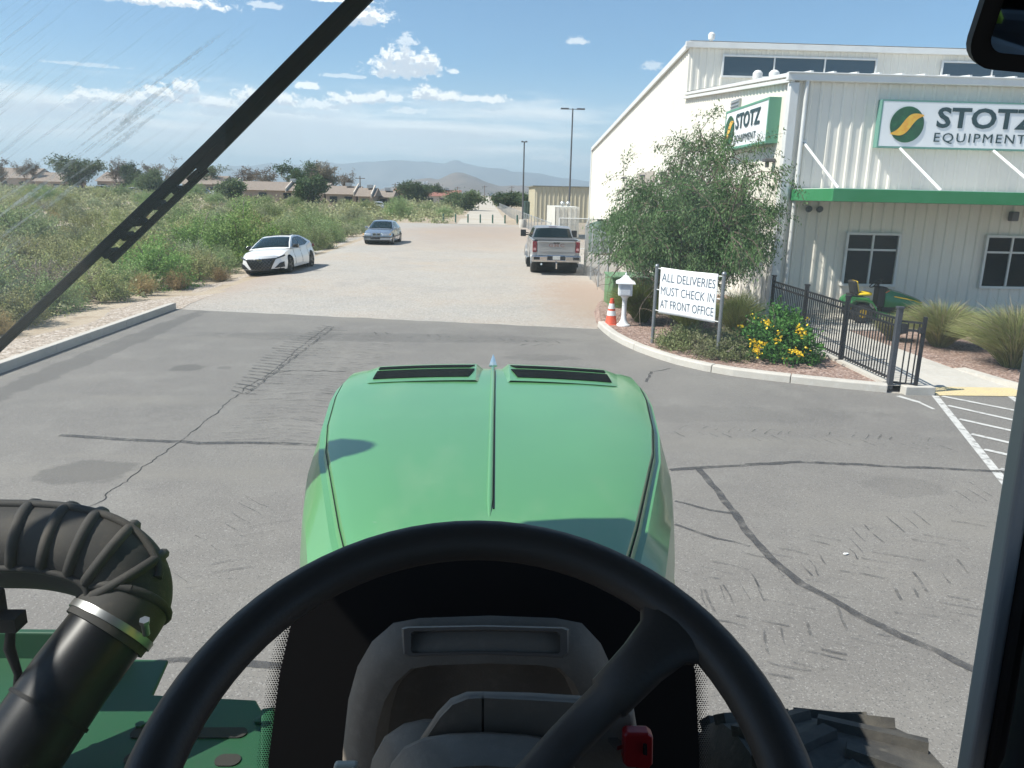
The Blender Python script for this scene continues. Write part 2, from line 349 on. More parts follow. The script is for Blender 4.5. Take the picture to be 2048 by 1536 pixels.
KERB = [(2.83, 19.15), (2.86, 18.3), (2.92, 17.5), (3.06, 16.7), (3.24, 16.0), (3.48, 15.35), (3.78, 14.72), (4.18, 14.18), (4.62, 13.78), (5.1, 13.5), (5.65, 13.22), (6.3, 12.92), (6.98, 12.66)]
def offset_path(path, d):
    out = []
    for i, p in enumerate(path):
        a = Vector(path[max(i-1, 0)]); b = Vector(path[min(i+1, len(path)-1)]); t = (b-a).normalized()
        out.append((p[0]-t.y*d, p[1]+t.x*d))
    return out
def build_paving():
    poly = [(-8.42, -20), (40, -20), (40, 12.42), (7.75, 12.5)]+[(x, y) for x, y in KERB[::-1]]+[(2.8, 18.82)]
    n = 40
    for i in range(n+1):
        t = i/n; poly.append((2.7+(-8.4-2.7)*t, 18.78+(20.9-18.78)*t+.10*mnoise.noise(Vector((t*16, 0, 2)))))
    mb = MB(); mb.add([(x, y, .010) for x, y in poly], [tuple(range(len(poly)))])
    struct(mb.build('asphalt_lot', m_asph))
    # left kerb: a straight precast run that stops at the gravel
    mb = MB(); y = -12.0
    while y < 20.9:
        e = min(y+3.0, 20.95); mb.box((-8.49, (y+e)/2, .085), (.17, e-y-.012, .19)); y = e
    struct(mb.build('kerb', m_conc, bevel=.018))
    # curved kerb round the planting bed, in short cast lengths
    inner = offset_path(KERB, .17); mb = MB(); i = 0
    prof = lambda p, q: [(p[0], p[1], -.02), (p[0]+(q[0]-p[0])*.05, p[1]+(q[1]-p[1])*.05, .125), (p[0]+(q[0]-p[0])*.16, p[1]+(q[1]-p[1])*.16, .15), (q[0], q[1], .155), (q[0], q[1], -.02)]
    dense_o, dense_i = [], []
    for a in range(len(KERB)-1):
        for t in range(4):
            f = t/4; dense_o.append((KERB[a][0]*(1-f)+KERB[a+1][0]*f, KERB[a][1]*(1-f)+KERB[a+1][1]*f)); dense_i.append((inner[a][0]*(1-f)+inner[a+1][0]*f, inner[a][1]*(1-f)+inner[a+1][1]*f))
    dense_o.append(KERB[-1]); dense_i.append(inner[-1])
    for a, b in ((0, 15), (15, 29), (29, 39), (39, 48)):
        rings = [prof(dense_o[k], dense_i[k]) for k in range(a, b+1)]
        d = (Vector(rings[1][0])-Vector(rings[0][0])).normalized()*.012
        rings[0] = [tuple(Vector(p)+d) for p in rings[0]]
        mb.loft(rings, True, True)
    mb.box((7.48, 12.60, .07), (.52, .19, .17)); mb.box((9.72, 12.62, .07), (.34, .2, .17)); mb.box((14.9, 12.62, .07), (10, .2, .17))
    struct(mb.build('kerb', m_conc, bevel=.012))
    # beds of red gravel
    mb = MB(); inn2 = offset_path(KERB, .10)
    bed = [(x, y) for x, y in inn2]+[(7.02, 12.8), (7.02, 21.4), (8.1, 21.4), (8.1, 25.5), (5.5, 25.7), (4.4, 25.4), (3.9, 24.6), (3.6, 23.6), (3.4, 22.6), (3.2, 21.6), (3.1, 20.6), (3.0, 19.8)]
    low = []
    for i, (x, y) in enumerate(bed):
        k = 0 if i < len(inn2) or x > 6.9 or y < 19.1 else 1; low.append((x-k*(.12+.10*mnoise.noise(Vector((i*1.7, 0, 0)))), y+(.5*k if y > 25 else 0), .004 if k else -.05))
    mb.loft([low, [(x, y, .11) for x, y in bed]], True); mb.add([(x, y, .11) for x, y in bed], [tuple(range(len(bed)))])
    mb.prism([(9.3, 13.6), (9.55, 12.7), (20, 12.7), (20, 18.6), (9.0, 18.6), (9.05, 16)], .155, Matrix.Translation((0, 0, -.05)))
    struct(mb.build('gravel_bed', m_red, bevel=.04))
    # walkway with a ramp down to the lot
    mb = MB()
    mb.prism([(7.02, 14.2), (9.06, 14.2), (8.96, 18.6), (20, 18.6), (20, 21.4), (7.02, 21.4)], .13, Matrix.Translation((0, 0, 0)))
    mb.add([(7.75, 12.52, .012), (9.55, 12.52, .012), (9.06, 14.2, .13), (7.02, 14.2, .13), (7.02, 12.75, .12), (7.72, 12.75, .12)], [(0, 1, 2, 3), (0, 3, 4, 5)])
    mb.add([(9.06, 14.2, .13), (9.3, 14.2, .15), (9.56, 12.6, .15), (9.55, 12.52, .012)], [(0, 1, 2, 3)])
    struct(mb.build('walkway', m_conc))
    m_yel = M('tactile_yellow', (.58, .47, .26), .85, var=[(6, (.50, .42, .27), .45, .7)])
    mb = MB(); mb.add([(7.76, 12.50, .018), (9.5, 12.50, .018), (9.40, 12.98, .053), (7.76, 12.98, .053)], [(0, 1, 2, 3)])
    for i in range(24):
        for j in range(7): mb.lathe([(.012, 0), (.008, .006), (.0001, .007)], (7.8+i*.066, 12.54+j*.066, .021+j*.066*.073), 6)
    struct(mb.build('ramp_marking', m_yel))
build_paving()

def strip(mb, pts, w, z=.014, jit=.0, wj=0.0, seg=.12):
    pts = [Vector((p[0], p[1])) for p in pts]; dense = []
    for a, b in zip(pts, pts[1:]):
        n = max(1, int((b-a).length/seg)); dense += [a+(b-a)*(k/n) for k in range(n)]
    dense.append(pts[-1]); Lr, Rr = [], []
    for i, p in enumerate(dense):
        t = (dense[min(i+1, len(dense)-1)]-dense[max(i-1, 0)]).normalized(); nrm = Vector((-t.y, t.x))
        q = p+nrm*jit*(mnoise.noise(Vector((p.x*4, p.y*4, 9)))+.45*mnoise.noise(Vector((p.x*17, p.y*17, 5))))
        ww = w*.5*(1+wj*mnoise.noise(Vector((p.x*5, p.y*5, 2))))
        Lr.append((q.x+nrm.x*ww, q.y+nrm.y*ww, z)); Rr.append((q.x-nrm.x*ww, q.y-nrm.y*ww, z))
    mb.loft([Lr, Rr], False)
def worn_mat(name, c, alpha, scale=2.0, lo=.35, hi=.6, rough=.8):
    m = M(name, c, rough); nt = m.node_tree; N = nt.nodes.new; L = nt.links.new; b = nt.nodes['Principled BSDF']
    tc = N('ShaderNodeTexCoord'); nz = N('ShaderNodeTexNoise'); nz.inputs['Scale'].default_value = scale; nz.inputs['Detail'].default_value = 7; nz.inputs['Roughness'].default_value = .7
    L(tc.outputs['Object'], nz.inputs[0]); mr = N('ShaderNodeMapRange'); L(nz.outputs[0], mr.inputs[0]); mr.inputs[1].default_value = lo; mr.inputs[2].default_value = hi; mr.inputs[4].default_value = alpha
    L(mr.outputs[0], b.inputs['Alpha']); return m
def build_markings():
    g = lambda *l: [G(*p) for p in l]
    mb = MB()
    strip(mb, g((120, 872), (250, 880), (400, 888), (520, 887), (620, 891), (700, 893)), .10, wj=.3, jit=.03)
    strip(mb, g((1340, 942), (1400, 937), (1500, 931), (1600, 926), (1700, 930), (1850, 938), (2030, 946), (2200, 960)), .085, wj=.5, jit=.03)
    strip(mb, g((1396, 938), (1440, 990), (1490, 1060), (1540, 1120), (1600, 1170), (1660, 1200), (1720, 1235), (1800, 1275), (1870, 1305), (1960, 1350), (2060, 1400)), .085, wj=.35, jit=.02, z=.018)
    strip(mb, g((1350, 1004), (1420, 1022), (1465, 1030)), .05, wj=.5, jit=.03)
    strip(mb, g((1350, 1050), (1430, 1078), (1500, 1095)), .04, wj=.5, jit=.03)
    strip(mb, g((270, 1335), (360, 1322), (480, 1330), (600, 1342)), .07, wj=.5, jit=.03)
    strip(mb, g((1290, 765), (1305, 745), (1340, 738)), .05, wj=.5, jit=.05)
    struct(mb.build('crack_sealant', worn_mat('crack_sealant', (.062, .061, .062), .8, 5, .30, .60, .75)))
    mb = MB()
    strip(mb, g((655, 655), (600, 695), (545, 745), (490, 778), (440, 820), (380, 870), (330, 905), (270, 950), (215, 990), (160, 1035), (80, 1100)), .011, wj=1.2, jit=.055, seg=.04, z=.014)
    strip(mb, g((545, 748), (600, 742), (690, 745)), .02, wj=.9, jit=.10, seg=.05)
    struct(mb.build('asphalt_crack', M('crack_dark', (.03, .03, .03), .9)))
    # lug prints left by tractor tyres
    mb = MB()
    def track(a, b, half, step, ang, keep, w, lens=(.5, 1), z=.022):
        a, b = Vector(a[:2]), Vector(b[:2]); t = (b-a).normalized(); n = Vector((-t.y, t.x)); L_ = (b-a).length; k = 0
        while k*step < L_:
            for s in (-1, 1):
                if random.random() < keep:
                    c = a+t*(k*step+(.5*step if s > 0 else 0)); l = half*random.uniform(*lens); st = c+n*s*random.uniform(.0, .10)
                    e = st+n*s*l*math.cos(ang)+t*l*math.sin(ang)
                    strip(mb, [st, st+(e-st)*.5+t*.02*random.uniform(-1, 1), e], w*random.uniform(.6, 1.3), z, jit=.015, wj=.5, seg=.06)
            k += 1
    track(G(560, 880), G(720, 670), .75, .15, -.30, .9, .016, (.5, 1.1))
    track(G(520, 900), G(640, 690), .55, .17, -.15, .85, .013, (.5, 1.1))
    track(G(640, 850), G(760, 690), .5, .14, .4, .85, .016, (.4, 1))
    track(G(1345, 862), G(1880, 890), .3, .17, .5, .75, .016, (.5, 1.1))
    track(G(1420, 1240), G(2000, 1000), .42, .2, .6, .65, .018, (.5, 1.2))
    track(G(1500, 1340), G(1960, 1160), .35, .16, .7, .75, .022, (.5, 1.1))
    track(G(1400, 1180), G(1700, 1090), .3, .18, -.6, .6, .014, (.6, 1.3))
    track(G(360, 1180), G(560, 1000), .4, .2, .6, .4, .012, (.5, 1.2))
    track(G(1120, 690), G(700, 668), .4, .25, .5, .6, .03, (.5, 1.2))
    struct(mb.build('tyre_marks', worn_mat('tyre_print', (.07, .068, .066), .62, 4, .40, .66, .85)))
    mb = MB(); a, b = Vector(G(492, 790)[:2]), Vector(G(668, 655)[:2]); t = (b-a).normalized(); n = Vector((-t.y, t.x)); L_ = (b-a).length; k = 0
    while k*.235 < L_:
        c = a+t*(k*.235)+n*.05*random.uniform(-1, 1); f = math.sin(PI*min(1, (k*.235/L_)*1.1))
        e = c+n*(.34+.28*f)*random.uniform(.8, 1.15)+t*.20; strip(mb, [c, c+(e-c)*.5+t*.03, e], .030*random.uniform(.7, 1.3), .024, jit=.015, wj=.6, seg=.05)
        e = c-n*random.uniform(.12, .42)+t*.02; strip(mb, [c, e], .026*random.uniform(.6, 1.2), .026, jit=.02, wj=.6, seg=.05); k += 1
    strip(mb, [a, b], .028, .028, jit=.06, wj=1.0, seg=.05)
    struct(mb.build('tyre_marks', worn_mat('tyre_print_dark', (.055, .053, .052), .78, 5, .30, .58, .85)))
    # painted bay lines and hatching
    mb = MB()
    strip(mb, [G(1870, 793), G(2012, 970), G(2090, 1070)], .11)
    for a, b in (((1884, 794), (2046, 826)), ((1896, 813), (2039, 845)), ((1918, 840), (2034, 866)), ((1942, 870), (2029, 890)), ((1968, 901), (2025, 914)), ((2000, 940), (2040, 950))):
        A, B = G(*a), G(*b); B = A+(B-A)*max(1, (1.55/(B-A).length)); strip(mb, [A, B], .095, z=.018)
    A, B = G(2018, 792), G(2048, 813); strip(mb, [A, A+(B-A)*5], .11)
    strip(mb, [G(1795, 793), G(1838, 806)], .10); strip(mb, [G(1838, 806), G(1868, 820)], .06)
    struct(mb.build('parking_markings', worn_mat('road_paint', (.58, .57, .54), .88, 7, .26, .50)))
build_markings()

# far ranges and the hill with its whitewashed letter
def build_hills():
    m_mt = M('mountain_rock', (.12, .12, .12), 1, var=[(.0012, (.17, .155, .14), .4, .65), (.006, (.07, .075, .075), .5, .75)])
    m_hl = M('hill_scrub', (.135, .10, .075), 1, var=[(.006, (.18, .135, .10), .4, .65), (.03, (.075, .065, .045), .5, .72)])
    def ridge(name, prof, Y, depth, mat, amp, seed, nx=140, ny=26):
        pts = [(P(px, py, Y).x, P(px, py, Y).z) for px, py in prof]
        X0, X1 = pts[0][0], pts[-1][0]; rows = []
        for j in range(ny):
            v = j/(ny-1); row = []
            for i in range(nx):
                x = X0+(X1-X0)*i/(nx-1)
                for (xa, za), (xb, zb) in zip(pts, pts[1:]):
                    if xa <= x <= xb: h = za+(zb-za)*(x-xa)/(xb-xa); break
                # spurs and gullies run down from the crest, which stays on the outline seen in the photograph
                f = math.sin(PI*v)**.9
                sp = mnoise.fractal(Vector((x*seed[0], v*2.2, seed[1])), 1.0, 2.0, 5)
                hh = h*f*(1+amp*sp*(1-f**3))
                hh += h*.05*f*mnoise.fractal(Vector((x*.004, 7.0, seed[1])), 1, 2, 5)
                hh += h*.035*mnoise.fractal(Vector((x*seed[0]*5, v*6, 2)), 1, 2, 4)*f
                row.append((x+depth*.06*sp*(1-f), Y-depth/2+depth*v, max(-2, hh-1)))
            rows.append(row)
        mb = MB(); mb.grid(rows); return struct(mb.build(name, mat, smooth=180))
    ridge('mountain', [(-2200, 350), (-700, 362), (-300, 330), (0, 345), (150, 352), (300, 340), (400, 350), (470, 334), (520, 331), (560, 327), (610, 330), (650, 323), (700, 328), (740, 324), (790, 324), (830, 322), (860, 323), (890, 327), (915, 321), (940, 329), (990, 338), (1020, 343), (1060, 345), (1100, 352), (1160, 361), (1190, 368), (1300, 372), (1500, 376), (2300, 392), (3400, 420)], 9800, 3600, m_mt, .5, (.0011, 3.0), 900, 40)
    ridge('hill', [(640, 385), (740, 383), (770, 379), (800, 372), (826, 362), (843, 357), (862, 356), (880, 359), (897, 351), (914, 345), (926, 345), (938, 350), (955, 356), (975, 365), (1000, 372), (1040, 370), (1080, 375), (1130, 380), (1200, 389), (1500, 398)], 3900, 1500, m_hl, .35, (.006, 8.0), 140, 26)
    # the letter painted on the slope
    mb = MB(); Yh = 3560
    for a, b in (((846, 363), (848, 367)), ((848, 367), (850, 364)), ((850, 364), (851, 367)), ((851, 367), (855, 362))):
        A, B = P(*a, Yh-60), P(*b, Yh-60); mb.bar(A, B, 2.6, 5)
    tag(mb.build('hillside_letter', M('whitewash', (.8, .8, .78), .9)), 'white letter W laid out on the slope of the far brown hill', 'letter')
build_hills()

# ================================================================ PLANTS
def unit(v): return v/np.maximum(1e-9, np.linalg.norm(v, axis=-1, keepdims=True))
def leaf_quads(pos, size, aspect, rng, axis=None, spread=1.0):
    n = len(pos); a = rng.normal(size=(n, 3))
    if axis is not None: a = axis+a*spread*.5
    a = unit(a); b = unit(np.cross(a, rng.normal(size=(n, 3))))
    s = size*rng.uniform(.65, 1.35, (n, 1)); w = s*aspect
    return np.stack([pos-a*s*.5, pos+b*w*.5-a*s*.05, pos+a*s*.5, pos-b*w*.5-a*s*.05], 1)

def shrub_meshes(name, r, h, twigs, per, leaf, aspect, seed, low=.1, droop=0.0, stems=16, open_=.35, lean=.0):
    """a many-stemmed desert shrub: stems rise from one foot and fan out, small leaves sit along the outer half of the twigs"""
    rng = np.random.default_rng(seed); mb = MB(); P_, A_ = [], []
    az = rng.uniform(0, 2*PI, twigs); t = rng.uniform(0, 1, twigs)
    lobes = [(rng.uniform(0, 2*PI), rng.uniform(.75, 1.25)) for _ in range(6)]
    for i in range(twigs):
        pol = math.acos(1-(1-low)*t[i]*.98); lob = 1.0
        for la, lk in lobes:
            d = (az[i]-la+PI) % (2*PI)-PI
            if abs(d) < .6: lob *= lk**(.6)
        L_ = rng.uniform(.72, 1.05)*lob
        d = np.array([math.sin(pol)*math.cos(az[i])*r, math.sin(pol)*math.sin(az[i])*r, math.cos(pol)*h])*L_
        d[2] = max(d[2], h*.12)
        mid = d*.5+np.array([0, 0, h*.10])+rng.normal(size=3)*.06*r
        pts = []
        for q in np.linspace(0, 1, 7): pts.append((1-q)**2*np.zeros(3)+2*q*(1-q)*mid+q*q*(d-np.array([0, 0, droop*h*q])))
        if i < stems: mb.tube(pts, [.022*r*(1-.75*q)+.003 for q in np.linspace(0, 1, 7)], 4, False)
        nc = 5; qc = rng.uniform(open_, 1.0, nc)**.8; q = qc[rng.integers(0, nc, per)]; idx = np.minimum(5, (q*6).astype(int)); fr = q*6-idx
        pa = np.array(pts); pp = pa[idx]*(1-fr[:, None])+pa[idx+1]*fr[:, None]
        pp += rng.normal(size=(per, 3))*np.array([r, r, h*.9])*.046*(.45+q[:, None])*(1 if aspect > .2 else 1.5)
        pp[:, 2] = np.maximum(pp[:, 2], .02)
        P_.append(pp); A_.append(np.repeat(unit(d)[None], per, 0))
    V = leaf_quads(np.concatenate(P_), leaf, aspect, rng, np.concatenate(A_) if aspect < .2 else None, 1.8)
    me = quads_mesh(name, V); st = bpy.data.meshes.new('stem'); st.from_pydata(mb.v, [], mb.f); st.update()
    return me, st

m_bark = M('bark', (.17, .13, .10), .95, var=[(12, (.10, .075, .055), .45, .7)])
m_twig = M('dry_twig', (.22, .185, .145), .95)
F_ = lambda n, c, c2: M(n, c, .75, var=[(2.2, c2, .42, .66)], trans=.28, isl=.32, spec=.25)
m_creo = F_('creosote_leaf', (.30, .33, .13), (.37, .36, .185))
m_grey = F_('greygreen_leaf', (.285, .33, .18), (.36, .375, .235))
m_mesq = F_('mesquite_leaf', (.19, .33, .085), (.265, .365, .125))
m_mesq2 = F_('dull_mesquite_leaf', (.22, .30, .12), (.295, .33, .17))
m_straw = F_('straw_leaf', (.36, .26, .13), (.28, .21, .10))
m_brush = F_('dry_brush', (.29, .25, .18), (.24, .22, .155))

KINDS = {}
def kind(key, name, mat, *a, **k):
    n = []
    for s in range(2):
        me, st = shrub_meshes(name, *a, seed=hash_(key)+s, **k); n.append((me, st))
    KINDS[key] = (name, mat, n)
def hash_(s): return sum(ord(c)*(i+3) for i, c in enumerate(s))
kind('creosote', 'creosote_bush', m_creo, 1.25, 1.5, 120, 60, .058, .8, low=.05)
kind('greygreen', 'saltbush', m_grey, 1.2, 1.3, 120, 60, .055, .8, low=.03)
kind('mesquite', 'mesquite_bush', m_mesq, 1.9, 2.3, 170, 70, .075, .7, low=.02, droop=.12)
kind('dull', 'mesquite_bush', m_mesq2, 1.8, 1.95, 170, 68, .072, .7, low=.02, droop=.10)
kind('straw', 'dry_grass_tuft', m_straw, .6, .75, 200, 14, .14, .07, low=.25, open_=.1, stems=0)
kind('brush', 'dry_bush', m_brush, 1.0, 1.05, 130, 26, .07, .3, low=.05, stems=40)

def put_bush(key, x, y, s, label, group=None, rz=None, sz=None, parts=True, cat='bush'):
    name, mat, v = KINDS[key]; me, st = v[random.randrange(2)]; rz = random.uniform(0, 6.28) if rz is None else rz
    z = hz(x, y)-.03; scl = (s, s, s*(sz or random.uniform(.85, 1.12)))
    if not me.materials: me.materials.append(mat)
    if not st.materials: st.materials.append(m_twig)
    if parts and len(st.vertices):
        t = thing(name, label, cat, (x, y, z), rz, group); t.scale = scl
        o = bpy.data.objects.new('foliage', me); col.objects.link(o); o.parent = t
        o = bpy.data.objects.new('stems', st); col.objects.link(o); o.parent = t
    else:
        t = bpy.data.objects.new(name, me); col.objects.link(t); t.location = (x, y, z); t.rotation_euler = (0, 0, rz); t.scale = scl
        tag(t, label, cat, group)
    return t
GRP = dict(creosote=('olive yellow creosote bush growing in the scrub left of the gravel lot', 'creosote bushes in the desert scrub'),
           greygreen=('low grey green saltbush growing in the scrub left of the gravel lot', 'saltbushes in the desert scrub'),
           dull=('tall dull green mesquite bush growing in the scrub left of the gravel lot', 'mesquite bushes in the desert scrub'),
           straw=('straw coloured dry grass tuft at the ragged edge of the desert scrub', 'dry grass tufts in the desert scrub'),
           brush=('grey brown leafless dry bush among the greener desert scrub', 'dry bushes in the desert scrub'),
           mesquite=('bright green mesquite bush in the desert scrub', 'bright green mesquite bushes in the scrub'))
def build_scrub():
    # the ones that can be told apart
    g = lambda px, py: G(px, py)
    put_bush('mesquite', -11.9, 37.5, 1.25, 'tall bright green mesquite bush directly behind the white sedan', sz=1.15)
    put_bush('mesquite', -14.4, 38.5, 1.0, 'bright green mesquite bush just left of the tallest one behind the white sedan', sz=1.1)
    put_bush('dull', -10.9, 42.5, 1.0, 'dark green spreading mesquite bush between the white sedan and the silver sedan', sz=1.1)
    put_bush('dull', -10.3, 46.5, .8, 'low dark green bush at the gravel edge left of the silver sedan')
    put_bush('creosote', -10.9, 29.6, .85, 'yellowish bush just left of the white sedan front bumper', sz=1.0)
    put_bush('straw', -10.0, 29.2, .8, 'pale straw grass clump touching the front corner of the white sedan', cat='grass')
    put_bush('straw', -10.3, 43.6, .9, 'yellow grass clump at the gravel edge behind the white sedan', cat='grass')
    put_bush('creosote', -11.2, 22.6, .78, 'rounded yellow olive bush above the end of the left kerb', sz=1.0)
    put_bush('straw', -10.9, 24.6, 1.0, 'tan dry bush right of the rounded yellow olive bush', cat='bush')
    put_bush('straw', -10.6, 26.6, .9, 'second tan dry clump along the gravel edge left of the white sedan', cat='grass')
    put_bush('straw', -10.7, 16.9, .85, 'dry straw bush at the far left beside the wiper and gravel shoulder', cat='bush')
    put_bush('dull', -12.4, 18.9, .95, 'grey green mesquite bush at the far left above the kerb', sz=1.15)
    put_bush('dull', -11.6, 20.6, .62, 'dark low mesquite bush beside the gravel shoulder left of the yellow olive bush', sz=1.0)
    placed = [(-11.9, 37.5, 2.0), (-14.4, 38.5, 1.6), (-10.9, 42.5, 1.5), (-10.3, 46.5, 1.2), (-10.9, 29.6, .9), (-11.2, 22.6, .9), (-10.9, 24.6, .7), (-10.6, 26.6, .6), (-10.7, 16.9, .8), (-12.4, 18.9, 1.3), (-11.6, 20.6, .8)]
    def ok(x, y, r):
        return all((x-a)**2+(y-b)**2 > (r*.5+c*.5)**2 for a, b, c in placed)
    n = 0; tries = 0
    while n < 295 and tries < 14000:
        tries += 1
        u = random.random()
        if u < .42: y = random.uniform(14, 42)
        elif u < .74: y = random.uniform(40, 85)
        else: y = random.uniform(85, 190)
        xmin = -.70*y-3
        if y < 87: xmax = -10.6-(.5 if y < 50 else 0)
        else: xmax = -4.2 if random.random() < .6 else 8
        if random.random() < .2: xmax = max(xmin+2, xmax-8)
        x = random.uniform(xmin, xmax)
        if y < 87 and random.random() < .34: x = xmax-random.random()**2*6
        if y >= 87 and -4.0 < x < 2.8: continue
        if x > 2.8 and (x < 4.6 and y < 205): continue
        if x > 4.2 and y < 140: continue
        k = random.choices(['creosote', 'greygreen', 'dull', 'straw', 'brush', 'mesquite'], [.36, .22, .17, .06, .15, .04])[0]
        s = random.uniform(.75, 1.45)
        if y < 87 and x > -12.2: s *= .62
        if k in ('dull', 'mesquite') and random.random() < .4: s *= 1.15
        # the sandy opening on the left stays open
        q = (x+31)/9; w = (y-64)/16
        if q*q+w*w < 1 and random.random() < .85: continue
        r = {'creosote': 1.25, 'greygreen': 1.2, 'dull': 1.8, 'straw': .6, 'brush': 1.0, 'mesquite': 1.9}[k]*s
        if not ok(x, y, r): continue
        placed.append((x, y, r)); n += 1
        if k == 'straw': y0 = 1
        lab, grp = GRP[k]
        put_bush(k, x, y, s, lab, grp, parts=y < 48, cat='grass' if k == 'straw' else 'bush')
    # everything lower and farther: one mass of ground scrub
    rng = np.random.default_rng(5); Vs = []
    for i in range(5600):
        y = 14+190*rng.random()**1.5 if i < 3700 else 180+500*rng.random(); x = -10.3-rng.random()*(.68*y) if (y < 87) else rng.uniform(-.7*y, .28*y)
        if y >= 86 and (-4.6 < x < 2.9 or (x > 3 and y < 230)): continue
        big = y > 180
        if y < 48 and i % 4: continue
        if not big and i > 1000: y = rng.uniform(80, 200); x = rng.uniform(-.7*y, -4.4 if y > 87 else -10)
        c = np.array([x, y, hz(x, y)]); m = 44; R_ = rng.uniform(.3, .8)*(2.6 if big else 1+.012*max(0, y-30))
        p = rng.normal(size=(m, 3))*np.array([R_*.5, R_*.5, R_*.35]); p[:, 2] = np.abs(p[:, 2]); p += c
        Vs.append(leaf_quads(p, (.45 if big else .075+.0018*y), .75, rng))
    me = quads_mesh('ground_scrub', np.concatenate(Vs)); o = link('ground_scrub', me, F_('ground_scrub_leaf', (.28, .31, .15), (.335, .325, .195))); struct(o, 'stuff')
build_scrub()

def grass_clump(name, mat, blades, r, h, seed, w=.008, arch=.5):
    rng = np.random.default_rng(seed); Vs = []
    for i in range(blades):
        a = rng.uniform(0, 2*PI); out = r*rng.uniform(.1, 1)**.7; hh = h*rng.uniform(.65, 1.08)*(1-.35*(out/r)**2)
        base = np.array([math.cos(a), math.sin(a), 0])*r*.13*rng.random(); tip = np.array([math.cos(a)*out, math.sin(a)*out, hh])
        ctrl = base*.5+np.array([math.cos(a)*out*.35, math.sin(a)*out*.35, hh*(.75+arch*.3)])
        side = unit(np.cross(tip-base, rng.normal(size=3))[None])[0]*w*rng.uniform(.7, 1.3)
        pts = [(1-q)**2*base+2*q*(1-q)*ctrl+q*q*tip for q in (0, .35, .7, 1)]
        for j in range(3):
            w0 = 1-.28*j; w1 = 1-.28*(j+1)
            Vs.append(np.stack([pts[j]-side*w0, pts[j]+side*w0, pts[j+1]+side*w1, pts[j+1]-side*w1]))
    return quads_mesh(name, np.array(Vs))
